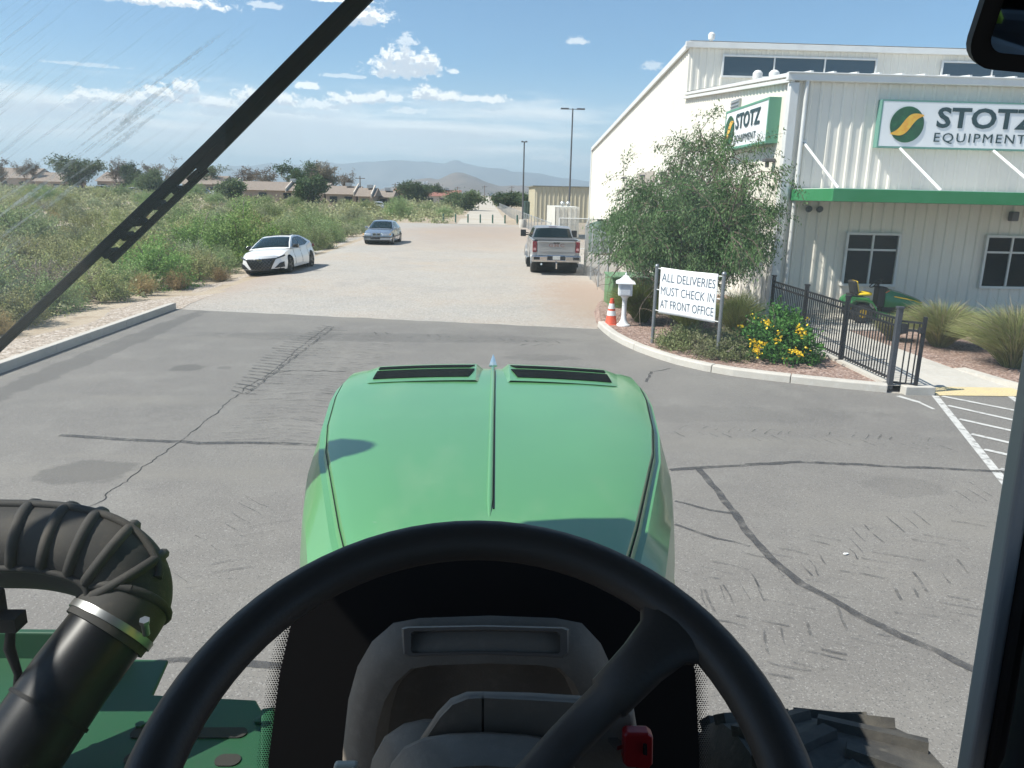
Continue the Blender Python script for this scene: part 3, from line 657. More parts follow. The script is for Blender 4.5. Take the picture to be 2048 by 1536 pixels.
def build_garden():
    m_deer = M('deergrass_blade', (.185, .235, .075), .7, var=[(3, (.25, .26, .105), .45, .7)], trans=.25, isl=.3, spec=.2)
    m_deer2 = M('deergrass_pale', (.235, .255, .10), .7, var=[(3, (.33, .29, .16), .45, .7)], trans=.3, isl=.3, spec=.2)
    m_plume = M('grass_plume', (.36, .30, .20), .8, trans=.3, isl=.25)
    z = .1
    spots = [((3.98, 19.4), 1.05, 1.05, 'tall green ornamental grass clump behind the white mailbox', m_deer),
             ((4.9, 18.2), .85, .95, 'green ornamental grass clump behind the middle of the delivery sign', m_deer),
             ((5.75, 17.2), .8, 1.15, 'upright ornamental grass clump behind the right post of the delivery sign', m_deer),
             ((10.2, 16.6), 1.15, 1.0, 'big pale ornamental grass clump in front of the lawn tractor', m_deer2),
             ((9.45, 17.3), .50, .58, 'small pale grass clump beside the front of the lawn tractor', m_deer2),
             ((10.45, 14.5), 1.35, 1.2, 'big feathery ornamental grass clump at the right beside the walkway', m_deer2),
             ((12.1, 15.6), 1.2, 1.2, 'ornamental grass clump at the right edge of the photo behind the feathery one', m_deer2)]
    for i, ((x, y), r, h, lab, mt) in enumerate(spots):
        me = grass_clump('blades', mt, 3600 if r > .9 else 1700, r, h, 40+i, .0060)
        t = thing('ornamental_grass', lab, 'grass', (x, y, z), 0, 'ornamental grasses in the gravel beds')
        link('blades', me, mt, t)
        if mt is m_deer2:
            link('plumes', grass_clump('plumes', m_plume, 160, r*1.02, h*1.12, 70+i, .012, .3), m_plume, t)
    # low grey green ground shrub along the kerb
    m_low = F_('lantana_leaf', (.185, .215, .09), (.26, .25, .145)); m_seed = M('seed_head', (.42, .36, .24), .8, isl=.2)
    me, st = shrub_meshes('foliage', .85, .52, 170, 44, .045, .5, 91, low=.0); st.materials.append(m_twig)
    for i, ((x, y), s, lab) in enumerate((((4.25, 16.0), 1.0, 'low grey green shrub in front of the delivery sign by the left post'),
                                          ((4.75, 15.0), .85, 'low grey green shrub at the foot of the right sign post'),
                                          ((5.15, 15.9), .8, 'low olive shrub between the delivery sign and the yellow flowering bush'))):
        t = thing('low_shrub', lab, 'shrub', (x, y, z), i*1.3, 'low shrubs under the delivery sign'); t.scale = (s, s, s*1.1)
        o = link('foliage', me, m_low, t); o = bpy.data.objects.new('stems', st); col.objects.link(o); o.parent = t
    # yellow bells
    m_bell = F_('yellowbell_leaf', (.055, .145, .03), (.09, .2, .04)); m_fl = M('yellow_blossom', (.78, .52, .02), .6, trans=.25, isl=.15)
    me, st = shrub_meshes('foliage', .98, 1.18, 200, 40, .085, .42, 33, low=.0)
    t = thing('flowering_bush', 'round green bush with clusters of bright yellow flowers beside the black fence', 'bush', (5.95, 15.05, .08), .4)
    link('foliage', me, m_bell, t); st.materials.append(m_twig); o = bpy.data.objects.new('stems', st); col.objects.link(o); o.parent = t
    rng = np.random.default_rng(12); Vs = []
    for (px, py, k) in ((1512, 697, 42), (1522, 688, 30), (1506, 684, 26), (1519, 706, 16), (1536, 648, 30), (1530, 640, 14), (1598, 660, 34), (1606, 668, 20), (1557, 678, 14), (1596, 706, 34), (1588, 702, 22), (1504, 635, 8), (1486, 653, 8), (1612, 700, 8), (1560, 664, 8), (1615, 640, 5), (1575, 720, 8)):
        d = ray(px, py); o_ = Vector((0, 0, EYE)); ce = Vector((5.95, 15.05, .58)); rd = Vector((1.0, 1.0, .72))
        dd = Vector((d.x/rd.x, d.y/rd.y, d.z/rd.z)); oo = Vector(((o_.x-ce.x)/rd.x, (o_.y-ce.y)/rd.y, (o_.z-ce.z)/rd.z)); A_ = dd.dot(dd); B_ = 2*oo.dot(dd); q_ = B_*B_-4*A_*(oo.dot(oo)-1)
        c = o_+d*((-B_-math.sqrt(q_))/(2*A_)) if q_ > 0 else P(px, py, 14.8)
        v = Vector((c.x-5.95, c.y-15.05, c.z-.08))
        v = Matrix.Rotation(-.4, 3, 'Z') @ v
        p = rng.normal(size=(max(4, int(k*.85)), 3))*.042+np.array(v); Vs.append(leaf_quads(p, .052, .8, rng))
    link('blossoms', quads_mesh('blossoms', np.concatenate(Vs)), m_fl, t)
build_garden()

# ---- trees
def tree_meshes(seed, h, r, trunk_r, fork, lean, leaf, aspect, nl, droop, levels=4, kids=(4, 5, 5, 4), up=.55, first=.5, fill=0):
    rng = random.Random(seed); nr = np.random.default_rng(seed); mb = MB(); tips = []
    def grow(p, d, ln, rad, lev):
        pts = [p]; q = p.copy(); dd = d.copy(); n = 5
        for i in range(n):
            dd = (dd+Vector((rng.gauss(0, .13), rng.gauss(0, .13), rng.gauss(0, .10)+(.05 if lev < 2 else -droop*.16)))).normalized()
            q = q+dd*(ln/n); pts.append(q.copy())
        mb.tube(pts, [max(.004, rad*(1-.55*i/n)) for i in range(n+1)], 7 if lev < 2 else 4, False)
        if lev >= levels-1: tips.append(pts); return
        for k in range(kids[lev]):
            f = rng.uniform(first if lev == 0 else .30, 1.0); i = min(n-1, int(f*n)); b = pts[i]+(pts[i+1]-pts[i])*(f*n-i)
            ax = Vector((rng.gauss(0, 1), rng.gauss(0, 1), rng.gauss(0, .55)+up*(1 if lev < 2 else .2))).normalized()
            nd = (dd*.62+ax*.9).normalized(); grow(b, nd, ln*rng.uniform(.55, .8), rad*.52, lev+1)
        if lev > 0: tips.append(pts[2:])
    for k in range(fork):
        a = 2*PI*k/fork+rng.uniform(-.5, .5)
        grow(Vector((0, 0, 0)), Vector((math.cos(a)*lean, math.sin(a)*lean, 1)).normalized(), h*.42, trunk_r, 0)
    # scale the skeleton to the wanted size
    allp = np.array([tuple(p) for t in tips for p in t]); sz_ = h/np.percentile(allp[:, 2], 99); sr = r/np.percentile(np.abs(allp[:, :2]), 97)
    S = np.array([sr, sr, sz_])
    mb.v = [(x*sr, y*sr, z*sz_) for x, y, z in mb.v]
    per = max(1, nl//len(tips)); Pp, Ax = [], []
    for t in tips:
        a = np.array([tuple(p) for p in t])*S; k = len(a)-1; q = nr.uniform(0, k-1e-3, per); i = q.astype(int); f = (q-i)[:, None]
        pp = a[i]*(1-f)+a[i+1]*f+nr.normal(size=(per, 3))*.055*(leaf/.06); Pp.append(pp)
        Ax.append(np.repeat(unit((a[-1]-a[0])[None]), per, 0)+np.array([[0, 0, -droop*1.6]]))
    if fill:                                               # inner sprays that close the lower crown
        nc = fill//90; c = unit(nr.normal(size=(nc, 3)))*nr.uniform(.25, 1, (nc, 1))**.5*np.array([r*.82, r*.82, h*.27])+np.array([r*.04, 0, h*.46])
        c = np.repeat(c, 90, 0); pp = c+nr.normal(size=c.shape)*np.array([.15, .15, .13]); Pp.append(pp); Ax.append(np.repeat(np.array([[0, 0, -1.2]]), len(pp), 0))
    pp, ax = np.concatenate(Pp), np.concatenate(Ax)
    if fill:
        cut = h*(.235-.10*pp[:, 0]/r*.9)+.10*nr.normal(size=len(pp)); ok = pp[:, 2] > np.minimum(cut, h*.33); pp, ax = pp[ok], ax[ok]
    V = leaf_quads(pp, leaf, aspect, nr, ax, 1.4)
    return mb, V
def make_tree(label, loc, mat, name='tree', group=None, rz=0, **k):
    mb, V = tree_meshes(**k); t = thing(name, label, 'tree', loc, rz, group)
    mb.build('trunk', m_bark, t, smooth=60); link('crown', quads_mesh('crown', V), mat, t); return t
m_tree = F_('garden_tree_leaf', (.085, .15, .05), (.135, .19, .085))
make_tree('leafy green tree with drooping twigs in front of the white wall, behind the delivery sign', (5.0, 19.9, .08), m_tree, rz=0,
          seed=21, h=4.75, r=2.75, trunk_r=.06, fork=5, lean=.6, leaf=.085, aspect=.32, nl=64000, droop=.75, levels=5, kids=(5, 4, 4, 3), up=.35, first=.15, fill=26000)
def build_far_trees():
    m_g = F_('far_tree_leaf', (.11, .16, .07), (.15, .18, .09)); m_b = F_('far_bare_leaf', (.21, .165, .12), (.16, .14, .10)); m_d = F_('far_dark_leaf', (.055, .09, .035), (.085, .12, .05))
    L_ = [(165, 318, 386, 180, 34, m_g, 1, 'broad green tree behind the parked cars at the far left'),
          (62, 321, 372, 215, 17, m_b, 0, 'half bare tree left of the broad green tree on the skyline'), (8, 320, 380, 190, 18, m_b, 0, 'bare tree at the very left edge of the skyline'),
          (242, 317, 378, 205, 17, m_b, 0, 'half bare tree right of the broad green tree'), (268, 331, 380, 200, 14, m_d, 1, 'small green tree beside the half bare one on the skyline'),
          (325, 315, 380, 210, 32, m_b, 0, 'pale bare tree left of the wiper on the skyline'), (308, 345, 388, 175, 20, m_g, 1, 'low light green tree in front of the pale bare one'),
          (427, 331, 386, 190, 26, m_g, 0, 'sparse green tree right of the wiper on the skyline'), (398, 340, 382, 205, 16, m_b, 0, 'thin bare tree hidden partly by the wiper'),
          (496, 335, 372, 215, 28, m_b, 0, 'brownish thin tree behind the long house roof'), (525, 336, 372, 210, 24, m_b, 0, 'brown leafed tree behind the long house ridge'),
          (600, 326, 384, 200, 36, m_d, 1, 'big dark green tree behind the long house'), (650, 330, 384, 205, 26, m_b, 1, 'greyish tree right of the big dark green tree'),
          (690, 346, 375, 230, 14, m_b, 0, 'small leafless tree above the right end of the long house'),
          (620, 360, 398, 140, 18, m_d, 1, 'small dark tree standing before the long house wall'), (456, 365, 392, 140, 20, m_g, 1, 'grey green tree beside the parked cars by the long house'),
          (838, 367, 395, 210, 26, m_d, 1, 'dark green tree left of the red roofed house'), (866, 372, 396, 230, 16, m_d, 1, 'green tree just behind the red roofed house'),
          (925, 387, 403, 160, 24, m_g, 1, 'round desert tree left of the far dirt road'), (1008, 388, 404, 190, 22, m_d, 1, 'dark round desert tree right of the far dirt road'), (1045, 389, 408, 230, 20, m_g, 1, 'pale desert tree at the far end of the chain link fence')]
    for i, (px, y0, y1, Y, rp, mt, dense, lab) in enumerate(L_):
        a = P(px, y0, Y); b = P(px, y1, Y); h = a.z-b.z; r = rp*Y/FPX*(1.35 if dense else 1.15)
        z0 = hz(b.x, Y)-.1; h = max(h, a.z-z0)
        make_tree(lab, (b.x, Y, z0), mt, 'tree', 'trees on the skyline', 0, seed=100+i, h=h, r=r, trunk_r=.16, fork=3 if dense else 2, lean=.5 if dense else .25,
                  leaf=.42 if dense else .30, aspect=.55, nl=9000 if dense else 2600, droop=.1, levels=4, kids=(4, 4, 4, 3), up=.6, first=.15 if dense else .35)
build_far_trees()

# ================================================================ BUILDINGS
m_white = M('white_metal', (.74, .70, .615), .5, var=[(.6, (.68, .64, .565), .45, .7), (3, (.68, .64, .57), .55, .8, 'stretch', (1, 1, .08))], spec=.4)
m_trim = M('trim_white', (.66, .66, .64), .45, var=[(1.5, (.58, .57, .55), .5, .75)])
m_tan = M('tan_metal', (.54, .49, .36), .55, var=[(.7, (.49, .44, .32), .45, .7)])
m_glass = M('window_glass', (.004, .010, .011), .05, spec=.10, var=[(.9, (.012, .014, .010), .48, .62)])  # mottled tone in the colour stands in for reflections and dim interior
m_glass2 = M('clerestory_glass', (.05, .075, .095), .08, spec=.6)  # blue-grey base colour carries the reflection of the sky
m_green = M('sign_green', (.03, .22, .075), .5, var=[(2, (.045, .25, .10), .45, .7)])
m_galv = M('galvanised', (.42, .43, .43), .45, .6, var=[(5, (.34, .35, .36), .4, .7)])
m_dark = M('dark_plastic', (.02, .02, .022), .5)
m_black = M('black_paint', (.014, .015, .018), .42, var=[(8, (.03, .03, .034), .5, .8)])
m_sgn = M('sign_face', (.74, .75, .75), .35)
m_txt = M('sign_letters', (.02, .05, .055), .5)
m_pole = M('bronze_pole', (.12, .12, .125), .5, .3)

def ribbed(mb, a, b, z0, z1, step=.305, d=.028, top=None):
    """standing wall sheet from a to b with raised ribs; outside lies to the right of a->b. top: function of distance -> height"""
    a, b = Vector((*a, 0)), Vector((*b, 0)); t = (b-a).normalized(); n = Vector((t.y, -t.x, 0)); L_ = (b-a).length; prof = [(0, 0)]; s = step*.5
    while s < L_-.06:
        prof += [(s-.06, 0), (s-.028, d), (s+.028, d), (s+.06, 0)]; s += step
    prof.append((L_, 0)); lo, hi = [], []
    for u, v in prof:
        p = a+t*u+n*v; lo.append((p.x, p.y, z0)); hi.append((p.x, p.y, (top(u) if top else z1)))
    mb.loft([lo, hi], False)

def dealership():
    t = thing('dealership_building', 'white ribbed metal dealership building with green canopy and clerestory windows on the right', 'building', (8.1, 21.4, 0))
    X, Y = 0.0, 0.0; E = 40.0; Yc, Yb = 11.7, 40.3; h0, h1, h2, h3 = 6.5, 7.43, 9.36, 6.93
    mb = MB(); ribbed(mb, (0, 0), (E, 0), 0, h0); mb.build('wall', m_white, t)
    mb = MB()
    def top(u):                                            # the gable wall, seen edge on from the lot
        y = Yb-u
        return h1+(h0-h1)*(1-y/Yc)+0 if y < Yc else h2+(h3-h2)*(y-Yc)/(Yb-Yc)
    ribbed(mb, (0, Yb), (0, Yc+.001), 0, 0, top=top); ribbed(mb, (0, Yc), (0, 0), 0, 0, top=lambda u: h0+(h1-h0)*((Yc-u)/Yc))
    mb.build('wall', m_white, t)
    mb = MB(); ribbed(mb, (0, Yc), (E, Yc), h1-.1, h2); mb.build('wall', m_white, t)
    # roofs
    mb = MB(); mb.add([(-.05, -.12, h0+.02), (E, -.12, h0+.02), (E, Yc, h1+.05), (-.05, Yc, h1+.05)], [(0, 1, 2, 3)])
    for k in range(60): mb.bar((.4+k*.61, -.13, h0+.035), (.4+k*.61, Yc, h1+.065), .07, .05)
    mb.build('roof', m_trim, t)
    mb = MB(); mb.add([(-.05, Yc-.15, h2+.05), (E, Yc-.15, h2+.05), (E, Yb, h3+.05), (-.05, Yb, h3+.05)], [(0, 1, 2, 3)])
    mb.build('roof', m_trim, t)
    # trims: eave gutters, rakes, corner post
    mb = MB(); mb.box((E/2-.1, -.12, h0-.10), (E+.3, .16, .2)); mb.box((E/2-.1, -.135, h0-.01), (E+.3, .20, .035)); mb.build('gutter', m_trim, t, bevel=.012)
    mb = MB(); mb.box((E/2-.1, Yc-.12, h2-.10), (E+.2, .16, .22)); mb.build('gutter', m_trim, t, bevel=.012)
    mb = MB()
    for q in (0, .075): mb.bar((-.07-q*.4, -.16, h0-.04-q*2), (-.07-q*.4, Yc, h1-.04-q*2), .10, .10)
    mb.build('rake_trim', m_trim, t, bevel=.01)
    mb = MB()
    for q in (0, .075): mb.bar((-.07-q*.4, Yc-.18, h2-.04-q*2), (-.07-q*.4, Yb, h3-.04-q*2), .10, .12)
    mb.build('rake_trim', m_trim, t, bevel=.01)
    mb = MB(); mb.box((-.02, -.02, h0/2-.12), (.24, .24, h0-.24)); mb.box((-.02, Yb, h3/2-.1), (.2, .2, h3-.2)); mb.build('corner_trim', m_trim, t, bevel=.02)
    mb = MB(); mb.tube([(.30, -.13, h0-.2), (.30, -.11, 3.6), (.30, -.11, .15)], .055, 8); mb.build('downpipe', m_trim, t, smooth=60)
    mb = MB(); mb.box((E/2, -.03, .16), (E, .06, .12)); mb.box((-.03, Yb/2, .12), (.06, Yb, .24)); mb.build('base_trim', M('base_trim', (.55, .53, .48), .7), t)
    # windows
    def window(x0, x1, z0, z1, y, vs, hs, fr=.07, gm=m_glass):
        f = MB(); w = .10
        f.box(((x0+x1)/2, y-.06, z0-fr/2), (x1-x0+2*fr, w+.03, fr)); f.box(((x0+x1)/2, y-.06, z1+fr/2), (x1-x0+2*fr, w, fr))
        f.box((x0-fr/2, y-.06, (z0+z1)/2), (fr, w, z1-z0)); f.box((x1+fr/2, y-.06, (z0+z1)/2), (fr, w, z1-z0))
        for v in vs: f.box((x0+(x1-x0)*v, y-.055, (z0+z1)/2), (.055, w-.03, z1-z0))
        for h in hs:
            xs = [x0]+[x0+(x1-x0)*v for v in vs]+[x1]
            for a, b in zip(xs, xs[1:]): f.box(((a+b)/2, y-.055, z0+(z1-z0)*h), (b-a-.058, w-.035, .055))
        o = f.build('window', m_trim, t, bevel=.006)
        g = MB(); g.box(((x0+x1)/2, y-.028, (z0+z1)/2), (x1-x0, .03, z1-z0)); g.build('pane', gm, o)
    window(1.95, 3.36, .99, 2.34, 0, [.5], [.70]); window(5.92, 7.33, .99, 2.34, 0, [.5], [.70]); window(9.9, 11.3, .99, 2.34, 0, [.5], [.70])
    for a in (1.42, 10.5): window(a, a+6.25, 8.13, 8.86, Yc, [.333, .667], [], gm=m_glass2)
    # canopy with rods
    c = MB(); c.box((E/2+.2, -1.36, 3.375), (E, 2.66, .30)); co = c.build('canopy', m_green, t, bevel=.01)
    c = MB(); c.box((E/2+.2, -1.33, 3.532), (E-.1, 2.5, .02)); c.build('canopy_bounce_sheet', m_trim, co)  # unseen white sheet, added to keep green bounce light off the wall
    for x in (.42, 2.98, 5.55, 8.1, 10.7):
        s = MB(); s.tube([(x, -.04, 4.74), (x+.05, -2.35, 3.54)], .036, 8); s.box((x, -.03, 4.74), (.14, .05, .16)); s.build('strut', m_trim, co)
    # fittings
    for x in (.70, 1.00):
        l = MB(); l.tube([(x, -.02, 3.02), (x, -.12, 3.0)], .03, 6); l.lathe([(.03, 0), (.085, .02), (.085, .1), (.07, .12)], (x, -.12, 2.99), 12, Matrix.Rotation(R(70), 3, 'X'), True); l.build('floodlight', M('floodlight', (.09, .095, .10), .4), t, smooth=50)
    l = MB(); l.box((6.5, -.11, 2.93), (.2, .2, .26)); l.build('wall_lamp', m_pole, t, bevel=.03)
    for y in (.9, 14.5, 19, 24.5):
        l = MB(); l.box((-.16, y, 4.32), (.30, .26, .10)); l.box((-.2, y, 4.2), (.1, .1, .16)); l.build('wall_lamp', m_pole, t, bevel=.02)
    l = MB(); l.box((-.05, 4.75, 5.95), (.08, .85, .85))
    for k in range(7): l.box((-.10, 4.75, 5.6+k*.115), (.04, .78, .03), (0, R(35), 0))
    l.build('louvre', m_galv, t)
    d = MB(); d.box((-.04, 19, 2.3), (.08, 4.2, 4.4)); d.build('roller_door', M('roller_door', (.40, .35, .30), .6, var=[(2, (.36, .32, .27), .4, .7)]), t)
    for x, y, z, hgt, r in ((1.1, 12.6, 9.3, .55, .09), (.72, 5.2, 6.95, .32, .1), (1.55, 6.0, 7.0, .42, .11)):
        v = MB(); v.lathe([(r*.75, 0), (r*.75, hgt-.2), (r*1.5, hgt-.18), (r*1.6, hgt), (r*.9, hgt+.08), (.01, hgt+.1)], (x, y, z), 14); v.build('roof_vent', m_trim, t, smooth=40)
    return t
dealership()

def logo(parent, cx, cy, cz, r, mt):
    """round dark green emblem with a gold S shaped swoosh; built in its own flat frame then turned by mt"""
    d = MB(); d.lathe([(.001, 0), (r*.97, 0), (r, .006), (r*.97, .012), (.001, .012)], (0, 0, 0), 40); d.v = [tuple(mt @ Vector(v)) for v in d.v]
    d.build('emblem_disc', M('emblem_green', (.012, .075, .03), .45, var=[(5, (.02, .13, .045), .45, .7)]), parent)
    up, lo = [], []
    for i in range(33):
        u = i/32; x = r*(-.92+1.84*u); s = math.tanh((u-.5)*5.0); y = r*(.52*s); w = r*(.05+.27*math.sin(PI*u)**1.2)
        nx, ny = -.5*math.sin(PI*u), 1
        up.append((x+nx*w, y+ny*w*.75, .020)); lo.append((x-nx*w, y-ny*w*.75, .020))
    s = MB(); s.loft([up, lo], False); s.v = [tuple(mt @ Vector(v)) for v in s.v]
    s.build('emblem_swoosh', M('emblem_gold', (.72, .34, .03), .4, var=[(6, (.75, .5, .06), .4, .65)]), parent)
def text_part(s, size, mt, parent, mat, **k):
    me = text_mesh(s, size, **k); me.transform(mt); return link('lettering', me, mat, parent)
def wall_signs():
    # front: frame X 10.42 ...
    FR = lambda x, z: Matrix.Translation((x, -.245, z)) @ Matrix.Rotation(PI/2, 4, 'X')
    t = thing('wall_sign', 'long white lit-box sign reading STOTZ EQUIPMENT on the front wall above the green canopy', 'sign', (10.42, 21.4, 4.66), 0, 'dealership wall signs')
    W, H = 5.5, 1.22
    b = MB()
    b.box((W/2, -.12, .02), (W, .24, .04)); b.box((W/2, -.12, H-.02), (W, .24, .04)); b.box((.02, -.12, H/2), (.04, .24, H-.08)); b.box((W-.02, -.12, H/2), (.04, .24, H-.08)); b.box((W/2, -.06, H/2), (W-.08, .05, H-.08))
    b.build('sign_frame', M('sign_frame_teal', (.12, .27, .22), .5), t)
    f = MB(); f.box((W/2, -.21, H/2), (W-.08, .05, H-.08)); f.build('sign_face', m_sgn, t)
    logo(t, 0, 0, 0, .46, FR(.74, .60))
    text_part('STOTZ', .70, FR(1.53, .77), t, m_txt, offset=.018, sx=1.23, spacing=1.02)
    text_part('EQUIPMENT', .33, FR(1.50, .28), t, m_txt, offset=0, sx=1.22, spacing=1.22)
    # side wall
    t = thing('wall_sign', 'green edged white sign reading STOTZ EQUIPMENT on the side wall behind the tree', 'sign', (8.1, 22.2, 4.78), 0, 'dealership wall signs')
    W, H = 4.0, 1.22
    SD = lambda y, z: Matrix.Translation((-.345, y, z)) @ Matrix.Rotation(-PI/2, 4, 'Z') @ Matrix.Rotation(PI/2, 4, 'X')
    b = MB()
    b.box((-.17, W/2, .03), (.34, W, .06)); b.box((-.17, W/2, H-.03), (.34, W, .06)); b.box((-.17, .03, H/2), (.34, .06, H-.12)); b.box((-.17, W-.03, H/2), (.34, .06, H-.12)); b.box((-.1, W/2, H/2), (.05, W-.12, H-.12))
    b.build('sign_frame', M('sign_frame_green', (.11, .29, .2), .5), t)
    f = MB(); f.box((-.30, W/2, H/2), (.05, W-.12, H-.12)); f.build('sign_face', m_sgn, t)
    logo(t, 0, 0, 0, .44, SD(W-.56, .60))
    text_part('STOTZ', .62, SD(W-1.12, .78), t, m_txt, offset=.016, sx=1.12, spacing=1.02)
    text_part('EQUIPMENT', .30, SD(W-1.12, .28), t, m_txt, offset=0, sx=1.06, spacing=1.18)
wall_signs()

def yard():
    # tan shed, container and the rest behind the chain link fence
    t = thing('metal_shed', 'tan ribbed metal shed standing beyond the chain link fence', 'building', (6.0, 100, 0))
    mb = MB(); ribbed(mb, (0, 0), (16, 0), 0, 4.35, .55, .07); ribbed(mb, (0, 14), (0, 0), 0, 4.35, .55, .07); mb.build('wall', m_tan, t)
    mb = MB(); mb.box((7.9, 7, 4.42), (16.4, 14.4, .12)); mb.build('roof', M('shed_roof', (.20, .21, .19), .5), t)
    t = thing('shipping_container', 'cream white container box with double doors in front of the tan shed', 'container', (5.2, 60, 0))
    mc = M('container_cream', (.60, .585, .53), .6, var=[(1.2, (.52, .49, .43), .5, .75)])
    mb = MB(); ribbed(mb, (0, 8), (0, 0), .12, 2.45, .28, .03); mb.box((.95, 4.04, 1.28), (1.86, 7.9, 2.3)); mb.build('body', mc, t)
    for x in (.08, 1.0):
        d = MB(); d.box((x+.43, -.02, 1.28), (.86, .06, 2.2)); o = d.build('door', mc, t, bevel=.01)
        b = MB(); b.tube([(x+.25, -.08, .25), (x+.25, -.08, 2.35)], .022, 6); b.tube([(x+.62, -.08, .25), (x+.62, -.08, 2.35)], .022, 6); b.box((x+.43, -.09, 1.1), (.5, .03, .04)); b.build('lock_rod', m_galv, o)
    for x, y in ((.75, 2.2), (1.25, 2.6)):
        v = MB(); v.lathe([(.08, 0), (.08, .12), (.17, .14), (.2, .26), (.13, .37), (.01, .4)], (x, y, 2.43), 12); v.build('turbine_vent', m_galv, t, smooth=40)
    t = thing('storage_tank', 'dark green rounded tank standing between the truck and the white building', 'tank', (6.55, 45, 0))
    mb = MB(); mb.lathe([(.02, 0), (.72, 0), (.75, .1), (.75, 1.35), (.62, 1.62), (.25, 1.75), (.02, 1.76)], (0, 0, .1), 24); mb.build('shell', M('tank_green', (.05, .095, .065), .6, var=[(2, (.08, .12, .09), .4, .7)]), t, smooth=40)
    mb = MB(); mb.lathe([(.2, 0), (.2, .1), (.02, .12)], (0, 0, 1.85), 14); mb.build('lid', m_dark, t)
    t = thing('shipping_container', 'small dark green storage container left of the tan shed behind the fence', 'container', (5.2, 110, 0))
    mb = MB(); ribbed(mb, (0, 0), (2.4, 0), 0, 2.35, .3, .04); ribbed(mb, (0, 6), (0, 0), 0, 2.35, .3, .04); mb.box((1.2, 3, 1.2), (2.36, 5.9, 2.4)); mb.build('body', M('dark_container', (.05, .085, .075), .6), t)
    t = thing('bollard', 'yellow bollard beside the white wall behind the tree', 'bollard', (7.4, 38, 0)); mb = MB(); mb.lathe([(.085, 0), (.085, 1.05), (.06, 1.12), (.01, 1.14)], (0, 0, 0), 12); mb.build('post', M('yellow_post', (.65, .43, .03), .6), t, smooth=40)
    # two lamp standards
    def pole(x, y, h, arm, base, lab):
        t = thing('lamp_post', lab, 'street lamp', (x, y, 0), 0, 'lot lamp posts')
        mb = MB(); mb.tube([(0, 0, .1), (0, 0, h)], [.095, .065], 8); mb.build('pole', m_pole, t, smooth=60)
        for s in (-1, 1):
            mb = MB(); mb.bar((0, 0, h-.06), (s*arm*.35, 0, h-.06), .06, .06); mb.box((s*arm*.67, 0, h-.03), (arm*.66, .34, .13)); mb.build('lamp_head', m_pole, t, bevel=.02)
        if base:
            mb = MB(); mb.lathe([(.02, 0), (.34, 0), (.34, .78), (.31, .82), (.02, .82)], (0, 0, 0), 16); mb.build('footing', m_conc, t, smooth=40)
    pole(8.0, 76.8, 11.35, 1.15, False, 'tall lamp post with a T shaped double head beside the white building')
    pole(3.62, 80.5, 8.5, .30, True, 'shorter lamp post standing on a round concrete footing left of the fence')
    m_bol = M('bollard_green', (.035, .10, .07), .55)
    pos = {0: 'leftmost dark green bollard in the row across the end of the lot', 6: 'rightmost dark green bollard in the row, beside the lamp post footing'}
    o_ = ['', 'second', 'third', 'fourth', 'fifth', 'sixth', '']
    for i in range(7):
        x = -5.03+i*(8.46/6); t = thing('bollard', pos.get(i, o_[i]+' dark green bollard from the left in the row across the end of the lot'), 'bollard', (x, 89.6, 0), 0, 'bollards across the end of the gravel lot')
        mb = MB(); mb.lathe([(.085, -.05), (.085, .95), (.07, 1.0), (.01, 1.03)], (0, 0, 0), 10); mb.build('post', m_bol, t, smooth=40)
        mb = MB(); mb.lathe([(.15, -.02), (.15, .05), (.09, .07)], (0, 0, 0), 10); mb.build('collar', m_conc, t)
    # chain link
    mm = bpy.data.materials.new('chain_link'); mm.use_nodes = True; nt = mm.node_tree; N = nt.nodes.new; L = nt.links.new
    b = nt.nodes['Principled BSDF']; b.inputs['Base Color'].default_value = (.33, .34, .34, 1); b.inputs['Roughness'].default_value = .5; b.inputs['Metallic'].default_value = .4
    tc = N('ShaderNodeTexCoord'); sp = N('ShaderNodeSeparateXYZ'); L(tc.outputs['Object'], sp.inputs[0])
    def m(op, a, c=None):
        n = N('ShaderNodeMath'); n.operation = op
        for i, v in enumerate((a, c)):
            if v is None: continue
            if isinstance(v, (int, float)): n.inputs[i].default_value = v
            else: L(v, n.inputs[i])
        return n.outputs[0]
    h = m('ADD', sp.outputs[0], sp.outputs[1]); k = 1/.062
    a1 = m('ABSOLUTE', m('SUBTRACT', m('FRACT', m('MULTIPLY', m('ADD', h, sp.outputs[2]), k)), .5)); a2 = m('ABSOLUTE', m('SUBTRACT', m('FRACT', m('MULTIPLY', m('SUBTRACT', h, sp.outputs[2]), k)), .5))
    L(m('LESS_THAN', m('MINIMUM', a1, a2), .085), b.inputs['Alpha'])
    def fence(pts, hs, lab, grp, step=3.0):
        t = thing('chain_link_fence', lab, 'fence', (0, 0, 0), 0, grp); mesh = MB()
        for (a, b_), (ha, hb) in zip(zip(pts, pts[1:]), zip(hs, hs[1:])):
            A, B = Vector((*a, 0)), Vector((*b_, 0)); n = max(1, round((B-A).length/step))
            for i in range(n+1):
                p = A+(B-A)*(i/n); h_ = ha+(hb-ha)*i/n
                if i < n or b_ == pts[-1]: q = MB(); q.lathe([(.034, -.05), (.034, h_+.03), (.02, h_+.07), (.002, h_+.08)], tuple(p), 7); q.build('post', m_galv, t)
            mesh.add([tuple(A+Vector((0, 0, .03))), tuple(B+Vector((0, 0, .03))), tuple(B+Vector((0, 0, hb))), tuple(A+Vector((0, 0, ha)))], [(0, 1, 2, 3)])
            q = MB(); q.tube([A+Vector((0, 0, ha+.01)), B+Vector((0, 0, hb+.01))], .024, 6); q.build('top_rail', m_galv, t)
        mesh.build('wire_mesh', mm, t)
    fence([(4.25, 52), (4.0, 85), (3.3, 130), (2.6, 205)], [1.45, 1.35, 1.35, 1.3], 'long grey chain link fence running back along the right side of the lot', None, 4.0)
